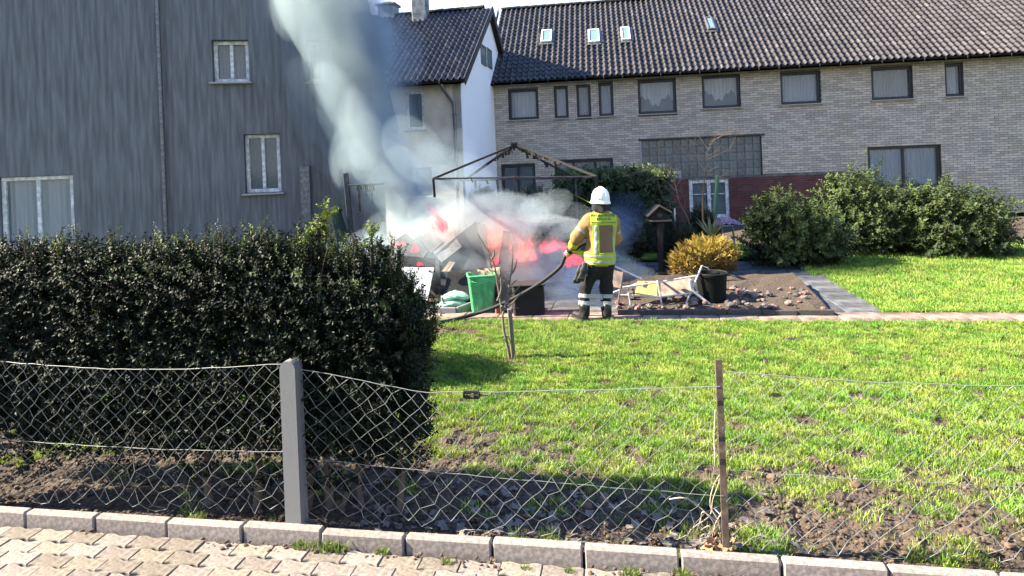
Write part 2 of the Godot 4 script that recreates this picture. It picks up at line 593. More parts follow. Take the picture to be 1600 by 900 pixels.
func lay_bricks(holes: Array[Rect2], x0: float, x1: float, y0: float, y1: float, base: Color, spread: float, xs: Array[Transform3D], cs: PackedColorArray) -> PackedColorArray:
	var row := 0
	var y := y0
	while y + 0.071 < y1:
		var cuts: Array = [[x0, x1]]
		for r in holes:
			if r.position.y - 0.01 < y + 0.063 and r.end.y + 0.0 > y:
				var nc := []
				for c in cuts:
					if r.end.x <= c[0] or r.position.x >= c[1]:
						nc.append(c)
						continue
					if r.position.x > c[0]:
						nc.append([c[0], r.position.x])
					if r.end.x < c[1]:
						nc.append([r.end.x, c[1]])
				cuts = nc
		for c in cuts:
			var k := floorf((c[0] - x0) / 0.25) - 1.0
			var x: float = x0 + k * 0.25 + (0.125 if row % 2 else 0.0)
			while x < c[1]:
				var a: float = maxf(x, c[0])
				var b: float = minf(x + 0.239, c[1])
				if b - a > 0.02:
					var out := rng.randf_range(0.0, 0.005)
					xs.append(Transform3D(Basis.from_scale(Vector3(b - a, 0.062, 0.03)), Vector3((a + b) / 2, y + 0.031, -0.006 + out)))
					var t := rng.randf_range(1.0 - spread, 1.0 + spread)
					cs.push_back(Color(base.r * t * rng.randf_range(0.96, 1.04), base.g * t, base.b * t * rng.randf_range(0.95, 1.05)))
				x += 0.25
		y += 0.0745
		row += 1
	return cs

func unit_brick() -> ArrayMesh:
	var g := Geo.new()
	g.box(Vector3.ZERO, Vector3.ONE)
	return g.mesh()

func pantile(w: float, l: float) -> ArrayMesh:
	var g := Geo.new()
	var prof: Array[Vector2] = []
	for i in 9:
		var t := i / 8.0
		var zz := 0.058 * maxf(0.0, sin((t - 0.02) * PI / 0.42)) if t < 0.44 else -0.018 * sin((t - 0.44) * PI / 0.56)
		prof.append(Vector2(t * (w + 0.018), zz))
	for i in 8:
		var p := prof[i]
		var q := prof[i + 1]
		var a := Vector3(p.x, 0, p.y + 0.030)
		var b := Vector3(q.x, 0, q.y + 0.030)
		var d := Vector3(q.x, l, q.y)
		var e := Vector3(p.x, l, p.y)
		var p0 := prof[maxi(i - 1, 0)]
		var q1 := prof[mini(i + 2, 8)]
		var na := Vector3(-(q.y - p0.y), 0, q.x - p0.x).normalized()
		var nb := Vector3(-(q1.y - p.y), 0, q1.x - p.x).normalized()
		g.tri_n(a, b, d, na, nb, nb)
		g.tri_n(a, d, e, na, nb, na)
		g.quad(a - Vector3(0, -0.004, 0.028), b - Vector3(0, -0.004, 0.028), b, a)
	return g.mesh()

func tile_roof(parent: Node3D, xf: Transform3D, width: float, slope: float, tw: float, expo: float, skip: Array[Rect2], base: Color) -> void:
	var m := pantile(tw, expo * 1.16)
	var xs: Array[Transform3D] = []
	var cs := PackedColorArray()
	for r in int(slope / expo):
		for c in int(width / tw):
			var p := Vector2(c * tw, r * expo)
			var hid := false
			for s in skip:
				hid = hid or s.has_point(p + Vector2(tw, expo) * 0.5)
			if hid:
				continue
			var j := Basis(Vector3.BACK, rng.randf_range(-0.008, 0.008)) * Basis(Vector3.RIGHT, rng.randf_range(-0.006, 0.006))
			xs.append(xf * Transform3D(j, Vector3(p.x, p.y, 0.012 + rng.randf_range(-0.002, 0.003))))
			var t := rng.randf_range(0.65, 1.45)
			if rng.randf() < 0.05:
				t *= 1.6
			cs.push_back(Color(base.r * t, base.g * t, base.b * t))
	scatter("roof_tiles", m, M.tile, xs, cs, parent)

func ridge_caps(parent: Node3D, a: Vector3, b: Vector3, base: Color) -> void:
	var n := int(a.distance_to(b) / 0.36)
	var dir := (b - a).normalized()
	var g := Geo.new()
	for k in 7:
		var t0 := PI * k / 7.0
		var t1 := PI * (k + 1) / 7.0
		var p0 := Vector3(0, sin(t0) * 0.10, cos(t0) * 0.13)
		var p1 := Vector3(0, sin(t1) * 0.10, cos(t1) * 0.13)
		g.tint = base
		g.tri_n(p0, p0 + Vector3(0.40, 0.02, 0), p1 + Vector3(0.40, 0.02, 0), p0.normalized(), p0.normalized(), p1.normalized())
		g.tri_n(p0, p1 + Vector3(0.40, 0.02, 0), p1, p0.normalized(), p1.normalized(), p1.normalized())
	var m := g.mesh()
	for i in n:
		var o := put_mesh("ridge_tile", m, M.tile, parent)
		o.transform = Transform3D(Basis(dir, Vector3.UP, dir.cross(Vector3.UP)), a + dir * (i * 0.36) + Vector3(0, rng.randf_range(-0.008, 0.008), 0))

func gutter(parent: Node3D, a: Vector3, b: Vector3) -> void:
	var g := Geo.new()
	var dir := (b - a).normalized()
	var out := dir.cross(Vector3.UP)
	for k in 8:
		var t0 := PI + PI * k / 8.0
		var t1 := PI + PI * (k + 1) / 8.0
		var p0 := out * cos(t0) * 0.07 + Vector3.UP * sin(t0) * 0.07
		var p1 := out * cos(t1) * 0.07 + Vector3.UP * sin(t1) * 0.07
		g.tri_n(a + p0, a + p1, b + p1, p0.normalized(), p1.normalized(), p1.normalized())
		g.tri_n(a + p0, b + p1, b + p0, p0.normalized(), p1.normalized(), p0.normalized())
	put("gutter", g, M.zinc, parent)
	var n := int(a.distance_to(b) / 0.62)
	for i in n:
		var h := Geo.new()
		h.box(a + dir * (0.3 + i * 0.62) + Vector3(0, -0.005, 0) + out * 0.075, Vector3(0.03, 0.10, 0.02), 0.004)
		put("gutter_bracket", h, M.black_frame, parent)

func chimney(parent: Node3D, base: Vector3, w: float, d: float, h: float, m: Material) -> void:
	var g := Geo.new()
	g.box(base + Vector3(0, h / 2 - 0.5, 0), Vector3(w, h + 1.0, d), 0.02)
	put("chimney", g, m, parent)
	var c := Geo.new()
	c.box(base + Vector3(0, h + 0.043, 0), Vector3(w + 0.12, 0.08, d + 0.12), 0.02)
	c.box(base + Vector3(0, h + 0.125, 0), Vector3(w * 0.5, 0.07, d * 0.5), 0.01)
	put("chimney_cap", c, M.slate, parent)

func build_brick_house() -> void:
	var f := Transform3D(Basis(Vector3.UP, -0.1324), Vector3(-0.604, 0, -22.29))
	var house := thing("brick_house", "long two storey brick row house with dark pantile roof and four skylights", "house", f.origin, -0.1324)
	var L := 20.0
	var H := 5.20
	var up := [px_rect(f, 793.3, 140.5, 842, 185.7), px_rect(f, 864.8, 135, 889, 184), px_rect(f, 900, 132.6, 924.3, 182.6), px_rect(f, 934.5, 129.8, 959.5, 180.5), px_rect(f, 996, 125.7, 1057.8, 176), px_rect(f, 1095.8, 119, 1158, 167)]
	var low := px_rect(f, 866, 251, 960, 306)
	var panel := px_rect(f, 1002, 220, 1192, 274)
	var door := px_rect(f, 1076, 281.5, 1142, 362)
	door.size.y += door.position.y - 0.02
	door.position.y = 0.02
	var far_low := Rect2(12.2, 0.9, 2.2, 1.35)
	var far_up := [Rect2(9.6, up[5].position.y, 1.25, 1.05), Rect2(12.4, up[5].position.y, 1.25, 1.05), Rect2(14.6, up[5].position.y, 0.55, 1.05)]
	var behind := px_rect(f, 783, 258, 838, 305)
	var holes: Array[Rect2] = [low, panel, door, far_low, behind]
	for r in up + far_up:
		holes.append(r)
	var g := Geo.new()
	wall_sheet(g, 0.0, L, H, holes, 0.3)
	g.quad(Vector3(0, 0, -9), Vector3(0, 0, 0), Vector3(0, H, 0), Vector3(0, H, -9))
	g.quad(Vector3(L, 0, 0), Vector3(L, 0, -9), Vector3(L, H, -9), Vector3(L, H, 0))
	g.quad(Vector3(L, 0, -9), Vector3(0, 0, -9), Vector3(0, H, -9), Vector3(L, H, -9))
	g.tri(Vector3(0, H, -9), Vector3(0, H, 0), Vector3(0, 8.4, -4.5))
	g.tri(Vector3(L, H, 0), Vector3(L, H, -9), Vector3(L, 8.4, -4.5))
	var wall := put("wall", g, M.mortar, house)
	var xs: Array[Transform3D] = []
	var cs := PackedColorArray()
	var red := Rect2(panel.position.x, 0, 6.4, panel.position.y - 0.01)
	var pale := holes.duplicate()
	pale.append(red)
	cs = lay_bricks(pale, 0.0, L, 0.02, H, Color(0.76, 0.655, 0.53), 0.22, xs, cs)
	scatter("bricks", unit_brick(), M.brick, xs, cs, wall)
	var xr: Array[Transform3D] = []
	var cr := PackedColorArray()
	cr = lay_bricks(holes, red.position.x, red.end.x, 0.02, red.end.y, Color(0.17, 0.055, 0.05), 0.3, xr, cr)
	scatter("red_bricks", unit_brick(), M.red_brick, xr, cr, wall)
	var curtains := ["full", "full", "full", "full", "draped", "draped"]
	for i in up.size():
		window(house, up[i], M.black_frame, 0.085, [], curtains[i])
	for r in far_up:
		window(house, r, M.black_frame, 0.085, [], "full")
	window(house, low, M.black_frame, 0.09, [0.33, 0.7], "full")
	window(house, far_low, M.black_frame, 0.09, [0.5], "full")
	window(house, behind, M.black_frame, 0.09, [0.5], "none")
	# the wall of glass blocks
	var pn := Node3D.new()
	pn.name = "glass_block_panel"
	house.add_child(pn)
	var cols := 15
	var rows := 5
	var cw := panel.size.x / cols
	var ch := panel.size.y / rows
	var kinds: Array[ArrayMesh] = []
	for k in 6:
		var b := Geo.new()
		var t := 0.8 + 0.08 * k
		b.tint = Color(0.17, 0.195, 0.19) * t if k < 5 else Color(0.50, 0.51, 0.48)
		b.box(Vector3.ZERO, Vector3(cw - 0.014, ch - 0.014, 0.09), 0.006)
		b.box(Vector3(0, 0, 0.046), Vector3(cw - 0.09, ch - 0.09, 0.01), 0.004)
		kinds.append(b.mesh())
	var gb := Geo.new()
	gb.box(Vector3(panel.position.x + panel.size.x / 2, panel.position.y + panel.size.y / 2, -0.16), Vector3(panel.size.x - 0.004, panel.size.y - 0.004, 0.06))
	put("joint", gb, M.joint_grey, pn)
	for c in cols:
		for r in rows:
			var k := rng.randi() % 5
			if (c == 1 or c == 2) and r == 0 or c == 4 and r == 0 or c == 2 and r == 1:
				k = 5
			var o := put_mesh("glass_block", kinds[k], M.glass_block, pn)
			o.position = Vector3(panel.position.x + (c + 0.5) * cw, panel.position.y + (r + 0.5) * ch, -0.148 + rng.randf_range(-0.004, 0.004))
			o.rotation = Vector3(rng.randf_range(-0.012, 0.012), rng.randf_range(-0.012, 0.012), 0)
	var trim := Geo.new()
	trim.box(Vector3(panel.position.x - 0.03, panel.position.y + panel.size.y / 2, 0.012), Vector3(0.05, panel.size.y, 0.05), 0.006)
	put("panel_edge", trim, M.sill_stone, pn)
	var lin := Geo.new()
	lin.box(Vector3(panel.position.x + panel.size.x / 2, panel.end.y + 0.03, 0.02), Vector3(panel.size.x + 0.2, 0.05, 0.07), 0.006)
	put("lintel", lin, M.black_frame, pn)
	# white terrace door
	var dn := Node3D.new()
	dn.name = "door"
	house.add_child(dn)
	dn.position = Vector3(door.position.x, door.position.y, -0.08)
	var dw := door.size.x
	var dh := door.size.y
	for s in [0.0, 0.5, 1.0]:
		var j := Geo.new()
		j.box(Vector3(lerpf(0.06, dw - 0.06, s), dh / 2, 0), Vector3(0.12, dh, 0.08), 0.01)
		put("door_post", j, M.white_frame, dn)
	for y in [0.10, dh - 0.06]:
		for s in [0, 1]:
			var j := Geo.new()
			j.box(Vector3(dw * (0.25 + 0.5 * s) + (0.03 if s == 0 else -0.03), y, 0), Vector3(dw / 2 - 0.19, 0.12 if y > 0.5 else 0.18, 0.076), 0.01)
			put("door_rail", j, M.white_frame, dn)
	for s in [0, 1]:
		var j := Geo.new()
		j.box(Vector3(dw * (0.25 + 0.5 * s) + (0.03 if s == 0 else -0.03), dh * 0.64, 0), Vector3(dw / 2 - 0.20, 0.03, 0.05), 0.005)
		put("glazing_bar", j, M.white_frame, dn)
		var p := Geo.new()
		p.box(Vector3(dw * (0.25 + 0.5 * s), dh / 2, -0.015), Vector3(dw / 2 - 0.16, dh - 0.2, 0.008))
		put("pane", p, M.pane, dn)
		var k := Geo.new()
		k.lathe(PackedVector2Array([Vector2(0.012, 0), Vector2(0.014, 0.03), Vector2(0.032, 0.045), Vector2(0.03, 0.07), Vector2(0, 0.08)]), 12, Transform3D(Basis(Vector3.RIGHT, PI / 2), Vector3(dw * 0.5 + (0.035 if s else -0.035), dh * 0.52, 0.04)))
		put("door_knob", k, M.white_frame, dn)
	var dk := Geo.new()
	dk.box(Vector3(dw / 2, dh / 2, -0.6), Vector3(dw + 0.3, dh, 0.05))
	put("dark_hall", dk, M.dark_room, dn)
	# roof
	var pitch := atan2(3.55, 4.51)
	var R := Transform3D(Basis(Vector3.RIGHT, Vector3(0, sin(pitch), -cos(pitch)), Vector3(0, cos(pitch), sin(pitch))), Vector3(-0.12, 4.97, 0.37))
	var rn := Node3D.new()
	rn.name = "roof"
	house.add_child(rn)
	var under := Geo.new()
	var sl := 5.74
	for s in [0, 1]:
		var q: Transform3D = R if s == 0 else Transform3D(Basis(Vector3.LEFT, Vector3(0, sin(pitch), cos(pitch)), Vector3(0, cos(pitch), -sin(pitch))), Vector3(L, 4.97, -8.69 - 0.70))
		under.prism(PackedVector2Array([Vector2(0, 0), Vector2(L + 0.1, 0), Vector2(L + 0.1, sl), Vector2(0, sl)]), 0.10, q)
	put("roof_boards", under, M.roof_under, rn)
	var lights := [px_rect(f * R, 846.7, 51.8, 862, 68.9), px_rect(f * R, 918.7, 51, 937.5, 69.4), px_rect(f * R, 969, 47.5, 986, 66), px_rect(f * R, 1099.6, 32, 1118.6, 49.4)]
	var skip: Array[Rect2] = []
	for r in lights:
		skip.append(r.grow(-0.02))
	tile_roof(rn, R, L, sl, 0.2, 0.285, skip, Color(0.058, 0.051, 0.051))
	ridge_caps(rn, Vector3(-0.12, 4.97 + sl * sin(pitch) + 0.01, 0.37 - sl * cos(pitch)), Vector3(L, 4.97 + sl * sin(pitch) + 0.01, 0.37 - sl * cos(pitch)), Color(0.022, 0.02, 0.02))
	for i in lights.size():
		var r: Rect2 = lights[i]
		var s := Node3D.new()
		s.name = "skylight"
		house.add_child(s, true)
		s.transform = R * Transform3D(Basis(), Vector3(r.get_center().x, r.get_center().y, 0.03))
		var fr := Geo.new()
		var w := r.size.x
		var h := r.size.y
		for e in [-1, 1]:
			fr.box(Vector3(e * (w / 2 - 0.035), 0, 0.05), Vector3(0.07, h, 0.14), 0.012)
			fr.box(Vector3(0, e * (h / 2 - 0.035), 0.05), Vector3(w - 0.144, 0.07, 0.14), 0.012)
		put("frame", fr, M.white_frame if i != 3 else M.zinc, s)
		var pn2 := Geo.new()
		pn2.box(Vector3(0, 0, 0.085), Vector3(w - 0.12, h - 0.12, 0.012))
		put("pane", pn2, M.skylight, s)
		var fl := Geo.new()
		fl.box(Vector3(0, -h / 2 - 0.06, 0.035), Vector3(w + 0.1, 0.11, 0.02), 0.004)
		fl.box(Vector3(w / 2 + 0.055, 0.02, 0.04), Vector3(0.09, h, 0.02), 0.004)
		put("flashing", fl, M.zinc, s)
	var vb := Geo.new()
	vb.box(Vector3(-0.135, sl / 2, -0.02), Vector3(0.03, sl, 0.2), 0.005, Basis())
	var vo := put("verge_board", vb, M.slate, rn)
	vo.transform = R
	gutter(rn, Vector3(-0.15, 4.93, 0.44), Vector3(L, 4.93, 0.44))
	var cb := on_face(f * Transform3D(Basis(), Vector3(0, 0, -4.16)), 949, 4)
	chimney(rn, Vector3(cb.x, cb.y, -4.4), 0.30, 0.4, 0.7, M.red_brick)

func build_white_house() -> void:
	var f := Transform3D(Basis(Vector3.UP, -0.1745), Vector3(-1.328, 0, -17.8))
	var house := thing("gabled_house", "pale plastered house with white gable, mossy pantile roof and two chimneys", "house", f.origin, -0.1745)
	var W := 7.0
	var H := 4.55
	var win := px_rect(f, 633, 143.4, 664.4, 202)
	var low := px_rect(f, 630, 263, 676, 306)
	var holes: Array[Rect2] = [win, low]
	var g := Geo.new()
	wall_sheet(g, -W, -0.02, H, holes, 0.28)
	g.quad(Vector3(-W, 0, -8.16), Vector3(-W, 0, 0), Vector3(-W, H, 0), Vector3(-W, H, -8.16))
	g.quad(Vector3(0, 0, -8.16), Vector3(-W, 0, -8.16), Vector3(-W, H, -8.16), Vector3(0, H, -8.16))
	put("wall", g, M.plaster, house)
	var G := Transform3D(Basis(Vector3.FORWARD, Vector3.UP, Vector3.RIGHT), Vector3.ZERO)
	var gg := Geo.new()
	gg.prism(PackedVector2Array([Vector2(0, 0), Vector2(8.16, 0), Vector2(8.16, H), Vector2(4.08, 7.36), Vector2(0, H)]), 0.25, G)
	put("gable_wall", gg, M.white_plaster, house)
	window(house, win, M.white_frame, 0.075, [], "none", Transform3D(), 0.05)
	window(house, low, M.black_frame, 0.06, [0.5], "none", Transform3D(), 0.08)
	for q in [[750.7, 69.0, 759.2, 103.0], [760.7, 75.4, 768.0, 107.3]]:
		var r := px_rect(f * G, q[0], q[1], q[2], q[3])
		var s := Node3D.new()
		s.name = "slit_window"
		house.add_child(s, true)
		s.transform = G * Transform3D(Basis(), Vector3(r.get_center().x, r.get_center().y, 0.0))
		var fr := Geo.new()
		for e in [-1, 1]:
			fr.box(Vector3(e * (r.size.x / 2), 0, 0.01), Vector3(0.06, r.size.y + 0.06, 0.05), 0.008)
			fr.box(Vector3(0, e * (r.size.y / 2), 0.01), Vector3(r.size.x - 0.064, 0.06, 0.05), 0.008)
		put("frame", fr, M.zinc, s)
		var p := Geo.new()
		p.box(Vector3(0, 0, 0.006), Vector3(r.size.x - 0.05, r.size.y - 0.05, 0.012))
		put("pane", p, M.skylight, s)
	var pitch := atan2(7.50 - 4.52, 4.08 + 0.28)
	var rn := Node3D.new()
	rn.name = "roof"
	house.add_child(rn)
	var sl := (4.08 + 0.28) / cos(pitch)
	var R := Transform3D(Basis(Vector3.RIGHT, Vector3(0, sin(pitch), -cos(pitch)), Vector3(0, cos(pitch), sin(pitch))), Vector3(-W, 4.52, 0.28))
	var R2 := Transform3D(Basis(Vector3.LEFT, Vector3(0, sin(pitch), cos(pitch)), Vector3(0, cos(pitch), -sin(pitch))), Vector3(0.16, 4.52, -8.44))
	var under := Geo.new()
	for q in [R, R2]:
		under.prism(PackedVector2Array([Vector2(0, 0), Vector2(W + 0.16, 0), Vector2(W + 0.16, sl), Vector2(0, sl)]), 0.10, q)
	put("roof_boards", under, M.roof_under, rn)
	tile_roof(rn, R, W + 0.18, sl, 0.175, 0.27, [], Color(0.072, 0.066, 0.063))
	tile_roof(rn, R2, W + 0.18, sl, 0.175, 0.27, [], Color(0.072, 0.066, 0.063))
	ridge_caps(rn, Vector3(-W, 4.52 + sl * sin(pitch), -4.08), Vector3(0.16, 4.52 + sl * sin(pitch), -4.08), Color(0.03, 0.028, 0.027))
	for q in [[R, W + 0.17], [R2, -0.015]]:
		var vb := Geo.new()
		vb.box(Vector3(q[1], sl / 2, -0.05), Vector3(0.03, sl, 0.24), 0.006)
		put("verge_board", vb, M.slate, rn).transform = q[0]
	gutter(rn, Vector3(-W, 4.48, 0.36), Vector3(0.1, 4.48, 0.36))
	var c2 := on_face(f * R, 655, 34)
	chimney(rn, R * c2 + Vector3(0, 0, -0.2), 0.50, 0.42, 1.15, M.chimney_stone)
	var c1 := on_face(f * Transform3D(Basis(), Vector3(0, 0, -4.2)), 607, 24)
	chimney(rn, Vector3(c1.x, 7.45, -4.2), 0.62, 0.5, 0.42, M.chimney_stone)
	var dp := Geo.new()
	var path := smooth_path(pv([Vector3(-0.46, 4.45, 0.36), Vector3(-0.44, 4.32, 0.34), Vector3(-0.30, 4.05, 0.13), Vector3(-0.22, 3.9, 0.07), Vector3(-0.21, 3.5, 0.06), Vector3(-0.21, 1.5, 0.06), Vector3(-0.21, 0.02, 0.06)]), 4)
	dp.tube(path, PackedFloat32Array([0.045]), 10)
	put("downpipe", dp, M.zinc, house)
	for y in [1.0, 2.4, 3.6]:
		var cl := Geo.new()
		cl.box(Vector3(-0.21, y, 0.05), Vector3(0.12, 0.03, 0.115), 0.005)
		put("pipe_clamp", cl, M.zinc, house)

func build_left_house() -> void:
	var f := Transform3D(Basis(Vector3.UP, 0.20), Vector3(-2.80, 0, -14.0))
	var house := thing("smoke_veiled_house", "dark gabled house with steep roof edge, half hidden behind the smoke plume", "house", f.origin, 0.20)
	var win := px_rect(f, 478, 62, 530, 128)
	var low := px_rect(f, 380, 210, 440, 300)
	var up2 := px_rect(f, 330, 62, 390, 128)
	var far := Rect2(-7.4, 0.9, 1.3, 1.4)
	var holes: Array[Rect2] = [win, low, up2, far]
	var g := Geo.new()
	wall_sheet(g, -10.0, 0.0, 3.05, holes, 0.3)
	g.quad(Vector3(0, 0, 0), Vector3(0, 0, -3.4), Vector3(0, 3.05, -3.4), Vector3(0, 3.05, 0))
	g.quad(Vector3(-10, 0, -3.4), Vector3(-10, 0, 0), Vector3(-10, 3.05, 0), Vector3(-10, 3.05, -3.4))
	g.quad(Vector3(0, 0, -3.4), Vector3(-10, 0, -3.4), Vector3(-10, 3.05, -3.4), Vector3(0, 3.05, -3.4))
	# upper part, sloping in with the roof
	var ys := [3.05, win.position.y, win.end.y, 6.6]
	for i in 3:
		var a0: float = -0.18 * (ys[i] - 3.05) / 1.0
		var a1: float = -0.18 * (ys[i + 1] - 3.05) / 1.0
		var cutx: Array = [[-9.0, 0.0]] if i != 1 else [[-9.0, up2.position.x], [up2.end.x, win.position.x], [win.end.x, 0.0]]
		for c in cutx:
			var r0: float = a0 if c[1] == 0.0 else c[1]
			var r1: float = a1 if c[1] == 0.0 else c[1]
			g.quad(Vector3(c[0], ys[i], 0), Vector3(r0, ys[i], 0), Vector3(r1, ys[i + 1], 0), Vector3(c[0], ys[i + 1], 0))
	put("wall", g, M.dark_plaster, house)
	window(house, win, M.white_frame, 0.08, [0.5], "full", Transform3D(), 0.17)
	window(house, up2, M.white_frame, 0.08, [0.5], "full", Transform3D(), 0.17)
	window(house, low, M.white_frame, 0.08, [0.5], "none", Transform3D(), 0.17)
	window(house, far, M.white_frame, 0.08, [0.5], "full")
	var rg := Geo.new()
	var outer := PackedVector2Array([Vector2(0.34, 3.0), Vector2(-0.38, 6.7), Vector2(-4.6, 8.6), Vector2(-10.3, 6.0), Vector2(-10.3, 5.8), Vector2(-4.6, 8.38), Vector2(-0.58, 6.55), Vector2(0.02, 3.0)])
	rg.prism(outer, 4.0, Transform3D(Basis(), Vector3(0, 0, 0.35)))
	put("roof", rg, M.slate, house)
	var gable := Geo.new()
	gable.prism(PackedVector2Array([Vector2(-9.4, 6.1), Vector2(-9.0, 6.0), Vector2(-0.62, 6.0), Vector2(-0.62, 6.55), Vector2(-4.6, 8.36)]), 0.2, Transform3D(Basis(), Vector3(0, 0, -0.02)))
	put("gable_boards", gable, M.dark_wood, house)
	var pil := Geo.new()
	var pp := on_face(f, 478, 300)
	pil.box(Vector3(pp.x, 1.15, 0.06), Vector3(0.2, 2.3, 0.1), 0.01)
	put("pilaster", pil, M.zinc, house)
	var plinth := Geo.new()
	plinth.box(Vector3(-5.0, 0.2, 0.02), Vector3(10.02, 0.5, 0.05), 0.01)
	put("plinth", plinth, M.slate, house)
	var dp := Geo.new()
	dp.tube(pv([Vector3(-4.4, 6.0, 0.09), Vector3(-4.4, 3.0, 0.09), Vector3(-4.4, 0.05, 0.09)]), PackedFloat32Array([0.045]), 9)
	put("downpipe", dp, M.zinc, house)


# ---------------------------------------------------------------- ground, paving, lawn
func to_garden(p: Vector3) -> Vector3:
	return garden.affine_inverse() * p

func bare(x: float, z: float) -> float:
	var b := 0.12
	b = lerpf(b, 0.36, smoothstep(-2.4, -1.7, z))
	b = lerpf(b, 0.55, smoothstep(-1.7, -1.1, z))
	b = lerpf(b, 0.82, smoothstep(-0.85, -0.6, z))
	b += 0.24 * smoothstep(0.9, 0.2, x) * smoothstep(-1.9, -1.2, z)
	var q := to_garden(gnd(692, 519))
	b = maxf(b, 0.95 * smoothstep(0.65, 0.15, Vector2((x - q.x) * 0.8, (z - q.z) * 1.5).length()))
	var s := to_garden(gnd(797, 563))
	b = maxf(b, 0.55 * smoothstep(0.35, 0.05, Vector2(x - s.x, z - s.z).length()))
	b += 0.62 * patchy.get_noise_2d(x * 1.6, z * 3.0) + 0.25 * patchy.get_noise_2d(x * 6.0 + 40, z * 8.0)
	b += 0.62 * smoothstep(0.16, 0.38, patchy.get_noise_2d(x * 2.4 + 200, z * 4.5))
	return clampf(b, 0.0, 1.0)

func soil_h(x: float, z: float) -> float:
	var b := bare(x, z)
	var h := 0.030 * lumps.get_noise_2d(x, z) + 0.040 * b * lumps.get_noise_2d(x * 4.0 + 9, z * 4.0) + 0.02 * b * lumps.get_noise_2d(x * 14.0, z * 14.0)
	h *= smoothstep(0.0, -0.25, z + 0.05) * smoothstep(-5.2, -4.9, z)
	return h

func build_ground() -> void:
	var g := Geo.new()
	g.quad(Vector3(-200, -0.12, 200), Vector3(200, -0.12, 200), Vector3(200, -0.12, -200), Vector3(-200, -0.12, -200))
	put("ground", g, M.far_ground).set_meta("kind", "structure")

